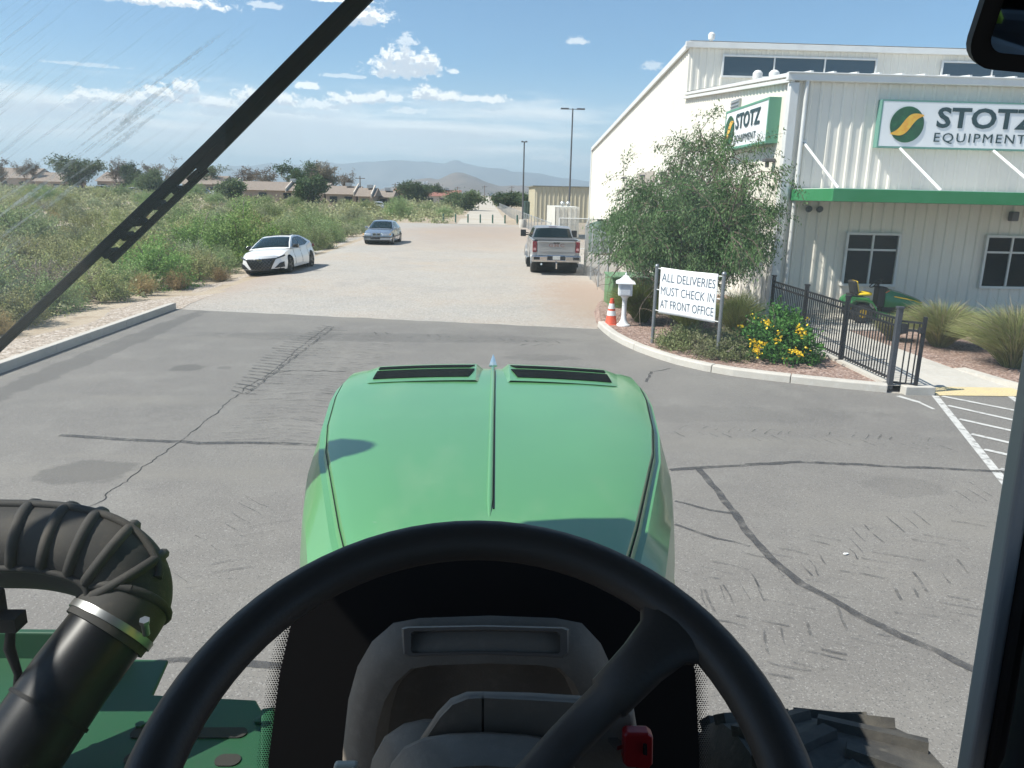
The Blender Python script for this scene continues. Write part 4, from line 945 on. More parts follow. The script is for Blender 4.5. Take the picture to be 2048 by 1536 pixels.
    fence([(4.05, 25.6), (4.2, 33), (5.35, 41)], [2.0, 2.0, 2.1], 'taller chain link fence between the silver truck and the tree', None, 2.6)
    t = thing('pipe_gate', 'white pipe swing gate with chain link infill in front of the container', 'gate', (0, 0, 0)); A, B = Vector((4.25, 46, 0)), Vector((8.0, 46, 0)); mb = MB()
    for z in (.2, 1.95): mb.tube([A+Vector((0, 0, z)), B+Vector((0, 0, z))], .03, 6)
    for f in (0, .5, 1): mb.tube([A+(B-A)*f+Vector((0, 0, .1)), A+(B-A)*f+Vector((0, 0, 1.98))], .035, 6)
    mb.build('gate_frame', m_trim, t)
    mb = MB(); mb.add([tuple(A+Vector((0, 0, .2))), tuple(B+Vector((0, 0, .2))), tuple(B+Vector((0, 0, 1.95))), tuple(A+Vector((0, 0, 1.95)))], [(0, 1, 2, 3)]); mb.build('wire_mesh', mm, t)
yard()

def street_bits():
    # delivery sign
    t = thing('delivery_sign', 'white banner sign reading ALL DELIVERIES MUST CHECK IN AT FRONT OFFICE between two steel posts', 'sign', (3.66, 16.45, 0))
    d = Vector((4.66-3.66, 14.95-16.45, 0)); W = d.length; t.rotation_euler[2] = math.atan2(d.y, d.x); mg = M('sign_post', (.30, .31, .32), .4, .7, var=[(6, (.24, .25, .26), .4, .7)])
    for x in (0, W):
        q = MB(); q.tube([(x, 0, .0), (x, 0, 1.77)], .038, 12); q.sphere((x, 0, 1.79), .05, 12, 8); q.build('post', mg, t, smooth=50)
    me = bpy.data.meshes.new('panel'); nx, nz = 24, 16
    wave = lambda x, z: -.012+.007*math.sin(x*7.5+z*2.5)+.004*math.sin(z*9)
    vs = [(.13+(W-.26)*i/nx, wave(.13+(W-.26)*i/nx, .80+.98*j/nz), .80+.98*j/nz+.012*math.sin(PI*i/nx)*(-1 if j > nz/2 else .6)) for j in range(nz+1) for i in range(nx+1)]
    me.from_pydata(vs, [], [(j*(nx+1)+i, j*(nx+1)+i+1, (j+1)*(nx+1)+i+1, (j+1)*(nx+1)+i) for j in range(nz) for i in range(nx)])
    link('panel', me, M('banner_white', (.80, .80, .80), .55), t, smooth=180, solid=.004)
    for x0, x1 in ((.01, .17), (W-.17, W-.01)):
        for z in (.84, 1.29, 1.74): q = MB(); q.tube([(x0, 0, z+(.01 if x0 < .1 else 0)), (x1, 0, z)], .011, 6); q.build('tie', m_trim, t)
    mt = M('banner_letters', (.085, .12, .16), .6)
    for s, z, sz in (('ALL DELIVERIES', 1.56, .255), ('MUST CHECK IN', 1.28, .255), ('AT FRONT OFFICE', 1.0, .255)):
        me = text_mesh(s, sz, offset=0, spacing=1.0, sx=.90, align='CENTER', extrude=.0015)
        w_ = max(v.co.x for v in me.vertices)-min(v.co.x for v in me.vertices)
        me.transform(Matrix.Diagonal((min(1, (W-.36)/w_), 1, 1, 1)))
        me.transform(Matrix.Translation((W/2, -.0045, z)) @ Matrix.Rotation(PI/2, 4, 'X'))
        for v in me.vertices: v.co.y += wave(v.co.x, v.co.z)
        link('lettering', me, mt, t)
    # mailbox on a turned pedestal
    t = thing('mailbox', 'white pedestal mailbox with a pagoda roof beside the traffic cone', 'mailbox', (3.42, 18.75, .10), R(-8)); mw = M('mailbox_white', (.76, .77, .78), .4)
    q = MB(); q.lathe([(.001, 0), (.17, 0), (.17, .04), (.12, .07), (.075, .16), (.06, .26), (.058, .62), (.075, .70), (.11, .74), (.11, .76), (.001, .76)], (0, 0, 0), 24); q.build('pedestal', mw, t, smooth=35)
    q = MB(); q.box((0, 0, .92), (.34, .40, .30)); bo = q.build('box', mw, t, bevel=.018)
    q = MB(); q.box((0, -.205, .90), (.24, .02, .20)); q.box((0, -.215, 1.02), (.22, .012, .03)); q.build('door', M('mailbox_door', (.55, .57, .60), .4), bo, bevel=.004)
    q = MB()
    rr = [(.235, 1.07), (.225, 1.10), (.14, 1.15), (.085, 1.21), (.055, 1.25), (.02, 1.26)]
    q.loft([[(s*a*r, b*r*1.08, z) for s, a, b in ((1, 1, 1), (1, -1, 1), (1, -1, -1), (1, 1, -1))] for r, z in rr], True, True); q.sphere((0, 0, 1.275), .03, 10, 6, (1, 1, 1.2)); q.lathe([(.018, 1.29), (.006, 1.34), (.001, 1.36)], (0, 0, 0), 8); q.build('roof', mw, t, smooth=30)
    # cone
    t = thing('traffic_cone', 'orange traffic cone with two white bands beside the white mailbox', 'traffic cone', (3.14, 18.95, .085)); mo = M('cone_orange', (.62, .085, .035), .55, var=[(5, (.5, .09, .05), .45, .7)]); mwh = M('cone_band', (.72, .72, .70), .4)
    q = MB(); q.lathe([(.19, .0), (.19, .02), (.155, .035), (.145, .05), (.052, .62), (.048, .67), (.03, .68), (.03, .6)], (0, 0, 0), 24); q.box((0, 0, .012), (.40, .40, .024)); q.build('cone', mo, t, smooth=35)
    for z0, z1 in ((.25, .37), (.42, .55)):
        rad = lambda z: .145-(z-.05)*(.093/.57)+.003
        q = MB(); q.lathe([(rad(z0), z0), (rad(z1), z1)], (0, 0, 0), 24); q.build('band', mwh, t, smooth=60)
    # transformer
    t = thing('utility_box', 'green electrical transformer box behind the mailbox', 'utility box', (3.62, 21.9, .06)); mt = M('box_green', (.105, .22, .095), .5, var=[(2, (.13, .25, .12), .4, .7)])
    q = MB(); q.box((.78, .75, .44), (1.56, 1.5, .88)); q.build('cabinet', mt, t, bevel=.02)
    q = MB(); q.box((.78, .72, .91), (1.62, 1.6, .06)); q.build('lid', mt, t, bevel=.02)
    q = MB(); q.box((.80, -.012, .42), (1.30, .03, .72)); o = q.build('door', mt, t, bevel=.008); q = MB(); q.box((.8, -.035, .45), (.04, .03, .12)); q.build('handle', m_dark, o)
    # ornamental iron fence with gate
    t = thing('iron_fence', 'black iron picket fence with a half open gate leaf beside the walkway', 'fence', (0, 0, 0)); X = 7.08
    ys = [12.80, 14.72, 16.7, 18.7]
    for i, y in enumerate(ys):
        q = MB(); w = .075 if i != 0 else .085; q.box((X, y, .76), (w, w, 1.32 if i else 1.42)); q.box((X, y, (1.42 if i else 1.48)), (w+.025, w+.025, .035)); q.build('post', m_black if i else M('post_grey', (.05, .055, .065), .45), t, bevel=.006)
    def panel(A, B, n):
        A, B = Vector(A), Vector(B); q = MB()
        for z in (.24, 1.16, 1.28): q.bar(A+Vector((0, 0, z)), B+Vector((0, 0, z)), .028, .035)
        for k in range(n):
            p = A+(B-A)*((k+.5)/n); q.box((p.x, p.y, .745), (.017, .017, 1.10))
        q.build('picket_panel', m_black, t)
    for a, b in zip(ys, ys[1:]): panel((X, a+.05, 0), (X, b-.05, 0), 18)
    # gate leaf, swung open towards the lot, with its latch
    A, B = Vector((X+.08, 12.83, 0)), Vector((X+.36, 12.62, 0)); q = MB()
    for z in (.16, 1.10, 1.24): q.bar(A+Vector((0, 0, z)), B+Vector((0, 0, z)), .03, .035)
    for f in (.3, .55, .8): p = A+(B-A)*f; q.box((p.x, p.y, .70), (.018, .018, 1.08))
    q.box((B.x, B.y, .70), (.05, .05, 1.30)); g = q.build('gate', m_black, t)
    q = MB(); q.box((X+.10, 12.80, 1.12), (.10, .09, .17)); q.box((B.x-.05, B.y, 1.12), (.08, .07, .10)); q.build('latch', m_dark, g, bevel=.012)
    q = MB(); 
    for y0, y1 in zip(ys, ys[1:]): q.box((X-.02, (y0+y1)/2, .12), (.16, y1-y0-.1, .09))
    q.build('footing_strip', m_conc, t)
street_bits()

def litter():
    g_ = G(1690, 1112); q = MB(); q.sphere((0, 0, 0), .022, 8, 5, (1, .6, .45)); q.sphere((.02, .008, 0), .014, 7, 4, (1.2, .7, .4))
    o = q.build('paper_scrap', M('paper_white', (.8, .8, .78), .8)); o.location = (g_.x, g_.y, .022); tag(o, 'small crumpled white scrap lying on the asphalt right of the bonnet', 'litter')
litter()

def far_houses():
    m_st = M('stucco_tan', (.42, .32, .25), .9, var=[(.5, (.37, .28, .22), .45, .7)]); m_sh = M('shingle_brown', (.245, .20, .165), .95, var=[(2.5, (.20, .16, .13), .45, .7)]); m_pp = M('parapet_white', (.55, .49, .42), .9); m_rr = M('roof_red', (.27, .115, .085), .8, var=[(1, (.24, .11, .09), .4, .7)])
    m_dk = M('window_dark', (.03, .035, .04), .2)
    def house(lab, pa, pb, Y0, Y1, wall_h, roof_h, depth, roofm, par=(), units=1, wins=3, wallm=None):
        A = P(*pa, Y0); B = P(*pb, Y1); A, B = Vector((A.x, Y0, 0)), Vector((B.x, Y1, 0)); z = (hz(A.x, A.y)+hz(B.x, B.y))/2-.1
        d = B-A; L_ = d.length; t = thing('house', lab, 'house', (A.x, A.y, z), math.atan2(d.y, d.x))
        q = MB(); q.box((L_/2, depth/2, wall_h/2), (L_, depth, wall_h)); q.build('wall', wallm or m_st, t)
        q = MB(); o = .5; q.add([(-o, -o, wall_h), (L_+o, -o, wall_h), (L_+o, depth+o, wall_h), (-o, depth+o, wall_h), (-o, depth/2, wall_h+roof_h), (L_+o, depth/2, wall_h+roof_h)], [(0, 1, 5, 4), (2, 3, 4, 5), (3, 0, 4), (1, 2, 5), (0, 3, 2, 1)]); q.build('roof', roofm, t, solid=.12)
        for f in par:
            q = MB(); x = L_*f; h = .55
            q.add([(x-.10, -.8, wall_h-.3), (x-.10, depth/2, wall_h+roof_h+.2), (x-.10, depth/2, wall_h+roof_h+h+.1), (x-.10, -.8, wall_h+.45), (x+.10, -.8, wall_h-.3), (x+.10, depth/2, wall_h+roof_h+.2), (x+.10, depth/2, wall_h+roof_h+h+.1), (x+.10, -.8, wall_h+.45)], [(0, 1, 2, 3), (4, 7, 6, 5), (0, 3, 7, 4), (3, 2, 6, 7), (2, 1, 5, 6), (1, 0, 4, 5)]); q.build('parapet', m_pp, t)
        for k in range(wins):
            x = L_*(k+.5)/wins; q = MB(); q.box((x, -.03, wall_h*.55), (1.5, .1, 1.1)); q.build('window', m_dk, t)
        q = MB(); q.box((L_*.63, depth*.42, wall_h+roof_h*.9+.5), (1.1, 1.0, .7)); q.build('roof_cooler', m_galv, t, bevel=.05)
    house('long tan house with brown shingle roof and pale parapets behind the white sedan', (452, 392), (648, 399), 158, 158, 2.2, 1.7, 12, m_sh, (.06, .62), 1, 4)
    house('tan house with brown roof at the right end of the long row', (652, 399), (712, 402), 157, 157, 2.2, 1.6, 11, m_sh, (.95,), 1, 2)
    house('short tan house with white parapet gable nearest to the silver sedan', (716, 402), (745, 404), 155, 155, 2.2, 1.6, 10, m_sh, (.95,), 1, 1)
    house('low tan house with a lean-to roof right of the parapet gable', (752, 402), (782, 404), 164, 164, 2.0, 1.3, 9, m_sh, (), 1, 1)
    house('pale house with a bright red roof in front of the far hill', (850, 396), (918, 399), 225, 225, 2.6, 1.7, 10, m_rr, (), 1, 3, M('stucco_pale', (.55, .48, .42), .9))
    house('small red roofed house left of the dark green tree', (788, 397), (812, 398), 235, 235, 2.5, 1.5, 9, m_rr, (), 1, 1)
    house('tan house with a hipped brown roof behind the silver minivan', (196, 380), (246, 382), 223, 223, 3.0, 2.6, 14, m_sh, (), 1, 2)
    house('pinkish tan house at the far left behind the parked cars', (72, 382), (128, 383), 213, 213, 2.6, 2.4, 12, m_sh, (), 1, 2)
    house('long dark roofed house at the left edge of the photo', (-40, 378), (62, 380), 223, 223, 3.2, 2.8, 14, m_sh, (), 1, 3)
    house('tan house with low roof right of the wiper behind the bushes', (366, 384), (440, 388), 186, 186, 2.6, 2.0, 12, m_sh, (), 1, 2)
    # low garden wall beside the cars
    t = thing('garden_wall', 'low pinkish garden wall right of the silver minivan', 'wall'); A, B = P(226, 384, 205), P(252, 385, 204); t.location = (A.x, A.y, hz(A.x, A.y)-.1)
    q = MB(); q.box(((B.x-A.x)/2, 0, .9), (B.x-A.x, .25, 1.9)); q.build('wall', m_st, t); q = MB(); q.box(((B.x-A.x)/2, 0, 1.9), (B.x-A.x+.1, .35, .12)); q.build('coping', m_pp, t)
    # poles
    m_wood = M('wood_pole', (.16, .115, .08), .9)
    names = ['utility pole above the right end of the long house roof', 'utility pole left of the far hill by the red roofs', 'utility pole just right of the red roofed house', 'utility pole beside the far end of the dirt road', 'utility pole right of the far dirt road', 'utility pole between the bare trees at the left']
    for (px, y0, y1, Y), lab in zip(((721, 352, 398, 175), (791, 366, 400, 260), (915, 373, 402, 300), (969, 371, 404, 330), (1023, 372, 404, 330), (275, 335, 384, 215)), names):
        a, b = P(px, y0, Y), P(px, y1, Y); z = hz(b.x, Y)-.1; t = thing('utility_pole', lab, 'utility pole', (b.x, Y, z), 0, 'wooden utility poles')
        q = MB(); q.tube([(0, 0, 0), (0, 0, a.z-z)], [.17, .11], 6); q.build('pole', m_wood, t); q = MB(); q.box((0, 0, a.z-z-.5), (2.2, .12, .14)); q.build('crossarm', m_wood, t)
    t = thing('road_sign', 'small dark sign post standing beside the far dirt road', 'sign', (-.25+P(960, 400, 180).x, 180, .02)); q = MB(); q.box((0, 0, 1.1), (.12, .12, 2.2)); q.build('post', m_wood, t); q = MB(); q.box((0, -.08, 1.9), (.6, .04, .6)); q.build('plate', m_dark, t)
far_houses()

# ================================================================ VEHICLES
m_tyre = M('tyre_rubber', (.022, .021, .020), .85, var=[(6, (.06, .052, .042), .5, .8)])
m_rimd = M('rim_dark', (.05, .05, .055), .35, .8)
m_rims = M('rim_silver', (.42, .42, .43), .35, .8)
m_carglass = M('car_glass', (.008, .017, .018), .05, spec=.35, coat=.12)
m_under = M('underbody', (.012, .012, .012), .9)
m_chrome = M('chrome', (.62, .63, .64), .16, 1.0)
m_lampc = M('lamp_clear', (.42, .44, .46), .12, .3, coat=.6)
m_red = M('tail_lamp', (.17, .022, .030), .2, coat=.5)

def interp(keys, x):
    if x <= keys[0][0]: return keys[0][1]
    for (a, p), (b, q) in zip(keys, keys[1:]):
        if x <= b:
            t = (x-a)/(b-a); t = t*t*(3-2*t)*.5+t*.5; return p+(q-p)*t
    return keys[-1][1]

class Car:
    """unit-built car shell: x forward, y left. A lofted lower body with cut wheel openings, a greenhouse, and panels laid on the body surface."""
    def __init__(s, root, paint, L, W, zb, xf, xr, RW, top, wid, plan_f=.30, plan_r=.2, lean_f=.16, lean_r=.1, zmid=.5, crown=.03, arch=1.16, tumble=.86, flat=False):
        s.__dict__.update(locals()); s.root = root
        n = int(L/.07); s.xs = [-L/2+L*i/n for i in range(n+1)]; s.NS, s.NT = 7, 9
        mb = MB(); rings = [s.ring(x) for x in s.xs]; mb.loft(rings, False)
        for end in (0, -1):
            r = rings[end]; x0 = s.xs[end]; NS, NT = s.NS, s.NT; rows = []
            for i in range(NS):
                a, b = Vector(r[i]), Vector(r[-1-i]); row = []
                for j in range(NT):
                    t = j/(NT-1); p = a+(b-a)*t
                    if i == NS-1: p = Vector(r[NS-1+j]) if j < NT-1 else b
                    row.append((s.endx(x0, p.y, p.z), p.y, p.z))
                rows.append(row)
            mb.grid(rows)
        s.body = mb.build('body', paint, root, smooth=38)
        u = MB(); u.box((0, 0, zb+.16), (L*.90, W*.78, .22)); 
        for xw in (xf, xr): u.tube([(xw, -W*.36, RW), (xw, W*.36, RW)], RW*1.02, 20)
        u.build('underbody', m_under, root)
    def zlow(s, x):
        z = s.zb+(.05 if abs(x) > s.L*.46 else 0)
        for xw in (s.xf, s.xr):
            Ra = s.RW*s.arch
            if abs(x-xw) < Ra: z = max(z, s.RW+math.sqrt(max(0, Ra*Ra-(x-xw)**2)))
        return z
    def side_y(s, x, z):
        w = interp(s.wid, x); zt = interp(s.top, x)-.05; v = min(1, max(0, (z-s.zb)/(zt-s.zb)))
        return w*(.945+.055*math.sin(PI*min(1, v*1.25+.05))-(.0 if s.flat else .035)*max(0, v-.6)/.4)
    def k(s, x): return max(0, (abs(x)-s.L*.5+.85)/.85)**1.6
    def lean(s, z, front):
        c = s.lean_f if front else s.lean_r
        return c*((z-s.zmid)/.35)**2*(1 if z > s.zmid else .5)
    def endx(s, x, y, z):
        f = x > 0; w = s.W/2; d = (s.plan_f if f else s.plan_r)*min(1.1, abs(y)/w)**2.3+s.lean(z, f); d *= s.k(x); return x-d if f else x+d
    def ring(s, x):
        zl, zt = s.zlow(x), interp(s.top, x); pts = []
        zs = zt-.05
        for i in range(s.NS):
            z = zl+(zs-zl)*i/(s.NS-1); pts.append((s.endx(x, -s.side_y(x, z), z), -s.side_y(x, z), z))
        ysd = s.side_y(x, zs); top = []
        for j in range(1, s.NT-1):
            t = -1+2*j/(s.NT-1); y = ysd*t*.97; z = zs+.05+s.crown*(1-t*t); top.append((s.endx(x, y, z), y, z))
        return pts+top+[(p[0], -p[1], p[2]) for p in pts[::-1]]
    def end_patch(s, name, quad, mat, off=.008, front=True, parent=None, n=6, thick=.012, mirror=False):
        x0 = s.L/2 if front else -s.L/2; sg = 1 if front else -1; out = []
        for m in ((1, -1) if mirror else (1,)):
            rows = []
            for i in range(n+1):
                row = []
                for j in range(n+1):
                    u, v = i/n, j/n
                    y = (quad[0][0]*(1-u)+quad[1][0]*u)*(1-v)+(quad[3][0]*(1-u)+quad[2][0]*u)*v; z = (quad[0][1]*(1-u)+quad[1][1]*u)*(1-v)+(quad[3][1]*(1-u)+quad[2][1]*u)*v
                    row.append((s.endx(x0, y, z)+off*sg, y*m, z))
                rows.append(row)
            mb = MB(); mb.grid(rows); out.append(mb.build(name, mat, parent or s.root, smooth=180, solid=thick))
        return out
    def side_patch(s, name, quad, mat, off=.006, parent=None, n=6, thick=.008, sides=(1, -1)):
        out = []
        for m in sides:
            rows = []
            for i in range(n+1):
                row = []
                for j in range(n+1):
                    u, v = i/n, j/n
                    x = (quad[0][0]*(1-u)+quad[1][0]*u)*(1-v)+(quad[3][0]*(1-u)+quad[2][0]*u)*v; z = (quad[0][1]*(1-u)+quad[1][1]*u)*(1-v)+(quad[3][1]*(1-u)+quad[2][1]*u)*v
                    row.append((s.endx(x, s.side_y(x, z), z), m*(s.side_y(x, z)+off), z))
                rows.append(row)
            mb = MB(); mb.grid(rows); out.append(mb.build(name, mat, parent or s.root, smooth=180, solid=thick))
        return out
    def greenhouse(s, prof, wb, wr, zroof, paint, belt, pillars=(), crown=.04, wins=None, ws=None, rw=None):
        """prof: (x, z) from windscreen base over the roof to the rear base"""
        yy = lambda x, z: wb+(wr-wb)*max(0, (z-belt)/(zroof-belt))
        mb = MB(); rows = []
        NC = 9
        for x, z in prof:
            y = yy(x, z); rows.append([(x, y*(-1+2*j/(NC-1)), z+crown*(1-(-1+2*j/(NC-1))**2)) for j in range(NC)])
        mb.grid(rows)
        for m in (1, -1):
            top = [(x, m*yy(x, z), z) for x, z in prof]; bot = [(x, m*wb, belt-.03) for x, z in prof]; mb.loft([top, bot], False)
        s.cabin = mb.build('cabin', paint, s.root, smooth=35)
        def across(name, a, b, mat, inset=.05, off=.010):
            (xa, za), (xb, zb_) = a, b; mb = MB(); rows = []; d = Vector((xb-xa, 0, zb_-za)).normalized(); nrm = Vector((-d.z, 0, d.x)) * (1 if True else 1)
            if nrm.z < 0: nrm = -nrm
            pp = sorted(prof)
            for i in range(9):
                t = .02+.96*i/8; x = xa+(xb-xa)*t; z = za+(zb_-za)*t
                for (pa, qa), (pb, qb) in zip(pp, pp[1:]):
                    if pa <= x <= pb and pb > pa: z = qa+(qb-qa)*(x-pa)/(pb-pa)
                y = yy(x, z)-inset
                rows.append([tuple(Vector((x, y*(-1+2*j/8), z+crown*(1-(-1+2*j/8)**2*.96)))+nrm*off) for j in range(9)])
            mb.grid(rows); return mb.build(name, mat, s.root, smooth=180, solid=.006)
        if ws: across('windscreen', *ws, m_carglass)
        if rw: across('rear_window', *rw, m_carglass)
        for poly in (wins or []):
            for m in (1, -1):
                mb = MB(); mb.add([(x, m*(yy(x, z)+.006), z) for x, z in poly], [tuple(range(len(poly)))]); mb.build('side_window', m_carglass, s.root, solid=.006)
        return yy
    def wheels(s, rim, w=.22, spokes=5, track=None, rr=.70):
        tr = (track or s.W)/2-w/2-.02; RW = s.RW
        for xw in (s.xf, s.xr):
            for m in (1, -1):
                e = bpy.data.objects.new('wheel', None); col.objects.link(e); e.parent = s.root; e.location = (xw, m*tr, RW); rot = Matrix.Rotation(-m*PI/2, 3, 'X')
                q = MB(); q.lathe([(RW*rr, -w/2), (RW*.93, -w/2), (RW*.985, -w*.36), (RW, -w*.2), (RW, w*.2), (RW*.985, w*.36), (RW*.93, w/2), (RW*rr, w/2)], (0, 0, 0), 28, rot); q.build('tyre', m_tyre, e, smooth=40)
                q = MB(); q.lathe([(RW*rr, w*.46), (RW*rr*.93, w*.47), (RW*rr*.9, w*.25), (.05, w*.22), (.001, w*.22)], (0, 0, 0), 24, rot)
                for k in range(spokes):
                    a = 2*PI*k/spokes; A = rot @ Vector((.03*math.cos(a), .03*math.sin(a), w*.44)); B = rot @ Vector((RW*rr*.95*math.cos(a), RW*rr*.95*math.sin(a), w*.42)); q.bar(A, B, .055, .03, up=tuple(rot @ Vector((0, 0, 1))))
                q.lathe([(.07, w*.38), (.07, w*.47), (.001, w*.48)], (0, 0, 0), 12, rot); q.build('rim', rim, e, smooth=40)
    def mirrors(s, x, y, z, mat, d=(.16, .22, .15)):
        for m in (1, -1):
            q = MB(); q.box((x, m*(y+d[1]/2), z), d); q.bar((x+.02, m*(y-.06), z-.05), (x, m*(y+.04), z-.02), .05, .05); q.build('door_mirror', mat, s.root, bevel=.045, seg=3, smooth=60)

def white_sedan():
    pw = M('paint_white', (.78, .78, .77), .22, coat=.8, spec=.5)
    t = thing('sedan', 'white sedan with a big black mesh grille parked facing the camera at the scrub edge', 'car', (-8.62, 32.75, -.085), 0, None, (R(4.6), R(-.3), R(-94)))
    L, W = 4.85, 1.85
    c = Car(t, pw, L, W, .20, 1.42, -1.42, .335, [(-2.43, .98), (-2.2, 1.06), (-1.7, 1.10), (-1.0, 1.0), (0, .96), (1.0, .97), (1.5, .93), (2.1, .82), (2.43, .74)], [(-2.43, .80), (-1.9, .89), (-1.0, .92), (0, .915), (1.3, .92), (2.0, .885), (2.43, .82)], plan_f=.42, lean_f=.09, zmid=.46)
    c.greenhouse([(1.18, .95), (.75, 1.17), (.28, 1.36), (.05, 1.415), (-.35, 1.435), (-.85, 1.405), (-1.3, 1.29), (-1.85, 1.10)], .84, .60, 1.43, pw, .96,
                 wins=[[(.86, .985), (.20, 1.315), (-.02, 1.36), (-.06, .985)], [(-.13, .985), (-.10, 1.365), (-.62, 1.37), (-.95, 1.30), (-.98, 1.0)], [(-1.04, 1.02), (-1.01, 1.29), (-1.42, 1.10)]], ws=((1.12, .98), (.24, 1.375)), rw=((-1.82, 1.11), (-.92, 1.39)))
    q = MB(); q.box((-.35, 0, 1.472), (.75, .95, .012)); q.build('sunroof', m_carglass, t, bevel=.005)
    mesh = M('grille_mesh', (.012, .012, .013), .35, var=[(60, (.06, .06, .065), .62, .72)])
    gr = c.end_patch('grille', [(-.38, .235), (.38, .235), (.62, .66), (-.62, .66)], mesh, .010, n=10)[0]
    q = MB()
    for k in range(9):
        for sgn in (1, -1):
            for i in range(6):
                z0 = .25+i*.068; y0 = -.56+k*.14+(.07 if i % 2 else 0); y1 = y0+sgn*.07; z1 = z0+.068
                lim = lambda z: .36+.235*(z-.235)/.42
                if abs(y0) < lim(z0) and abs(y1) < lim(z1): q.bar((c.endx(L/2, y0, z0)+.02, y0, z0), (c.endx(L/2, y1, z1)+.02, y1, z1), .008, .012)
    q.build('grille_bars', M('grille_bar', (.10, .10, .105), .3, .6), gr)
    q = MB(); a = [(.012*1, .075*math.cos(2*PI*k/20), .07*math.sin(2*PI*k/20)) for k in range(21)]; q.tube([(c.endx(L/2, 0, .615)+.03, p[1], .60+p[2]) for p in a], .011, 6, False); q.box((c.endx(L/2, 0, .6)+.035, 0, .60), (.02, .19, .028)); q.build('emblem', m_chrome, gr)
    c.end_patch('headlight', [(.55, .60), (.90, .70), (.88, .77), (.64, .68)], M('headlamp_smoke', (.05, .055, .06), .1, coat=.8), .012, mirror=True)
    c.end_patch('fog_recess', [(.52, .27), (.86, .29), (.86, .50), (.72, .46)], m_dark, .008, mirror=True)
    c.end_patch('lower_lip', [(-.5, .195), (.5, .195), (.42, .235), (-.42, .235)], m_dark, .02)
    dk = M('seam', (.05, .05, .05), .8)
    for x in (.80, -.12, -1.02):
        c.side_patch('door_seam', [(x, .30), (x+.008, .30), (x+.008, .94), (x, .94)], dk, .003)
    for x in (-.02, -.92):
        for o in c.side_patch('door_handle', [(x-.2, .83), (x, .83), (x, .865), (x-.2, .865)], pw, .02): pass
    c.wheels(m_rimd, .225, 5)
    c.mirrors(.78, .86, 1.03, M('mirror_black', (.02, .02, .022), .25, coat=.5))
    c.end_patch('tail_light', [(.5, .86), (.86, .84), (.86, .96), (.5, .93)], m_red, .012, front=False, mirror=True)
white_sedan()

def silver_sedan():
    ps = M('paint_silver', (.36, .40, .45), .24, .65, coat=.8)
    t = thing('sedan', 'older silver sedan with twin kidney grille parked further back by the scrub', 'car', (-6.78, 51.25, 0), 0, None, (0, 0, R(-92.5)))
    L, W = 4.98, 1.86
    c = Car(t, ps, L, W, .22, 1.5, -1.45, .325, [(-2.49, .93), (-2.2, .98), (-1.5, 1.01), (-.9, .95), (0, .93), (1.0, .93), (1.6, .89), (2.2, .80), (2.49, .73)], [(-2.49, .82), (-1.9, .90), (0, .925), (1.5, .92), (2.2, .87), (2.49, .84)], plan_f=.18, lean_f=.07, zmid=.48)
    c.greenhouse([(1.05, .91), (.62, 1.13), (.25, 1.34), (.05, 1.395), (-.4, 1.42), (-.9, 1.39), (-1.25, 1.30), (-1.78, .99)], .82, .60, 1.42, ps, .93,
                 wins=[[(.78, .955), (.18, 1.30), (-.02, 1.34), (-.06, .955)], [(-.14, .955), (-.10, 1.345), (-.85, 1.33), (-1.0, .955)]], ws=((1.0, .94), (.2, 1.36)), rw=((-1.75, 1.0), (-1.0, 1.37)))
    for m in (1, -1):
        g = c.end_patch('grille', [(m*.03, .58), (m*.24, .58), (m*.22, .72), (m*.05, .72)], m_dark, .014)[0]
        q = MB(); ys = (.03, .24) if m > 0 else (-.24, -.03); x = c.endx(L/2, .1, .65)+.03
        for z in (.575, .725): q.box((x, sum(ys)/2, z), (.02, .22, .014))
        for y in ys: q.box((x, y, .65), (.02, .014, .15))
        for i in range(5): q.box((x-.004, ys[0]+.03+i*.037, .65), (.012, .008, .14))
        q.build('grille_surround', m_chrome, g)
    c.end_patch('headlight', [(.34, .585), (.80, .60), (.80, .71), (.34, .70)], m_lampc, .012, mirror=True)
    c.end_patch('indicator', [(.80, .60), (.89, .61), (.89, .70), (.80, .70)], M('amber', (.5, .26, .06), .2), .012, mirror=True)
    c.end_patch('bumper_strip', [(-.90, .465), (.90, .465), (.90, .53), (-.90, .53)], m_dark, .03, n=12)
    c.end_patch('number_plate_holder', [(-.38, .36), (.22, .36), (.22, .50), (-.38, .50)], m_dark, .04)
    c.end_patch('air_intake', [(-.8, .25), (.8, .25), (.8, .32), (-.8, .32)], m_dark, .012, n=10)
    c.side_patch('rub_strip', [(-2.2, .47), (2.2, .47), (2.2, .53), (-2.2, .53)], m_dark, .012, n=20)
    for x in (.78, -.10, -1.0): c.side_patch('door_seam', [(x, .32), (x+.01, .32), (x+.01, .92), (x, .92)], m_under, .003)
    c.side_patch('door_handle', [(-.25, .80), (-.05, .80), (-.05, .84), (-.25, .84)], ps, .02); c.side_patch('door_handle', [(-1.15, .80), (-.95, .80), (-.95, .84), (-1.15, .84)], ps, .02)
    c.wheels(m_rims, .225, 10); c.mirrors(.72, .85, 1.0, ps, (.12, .2, .14))
silver_sedan()

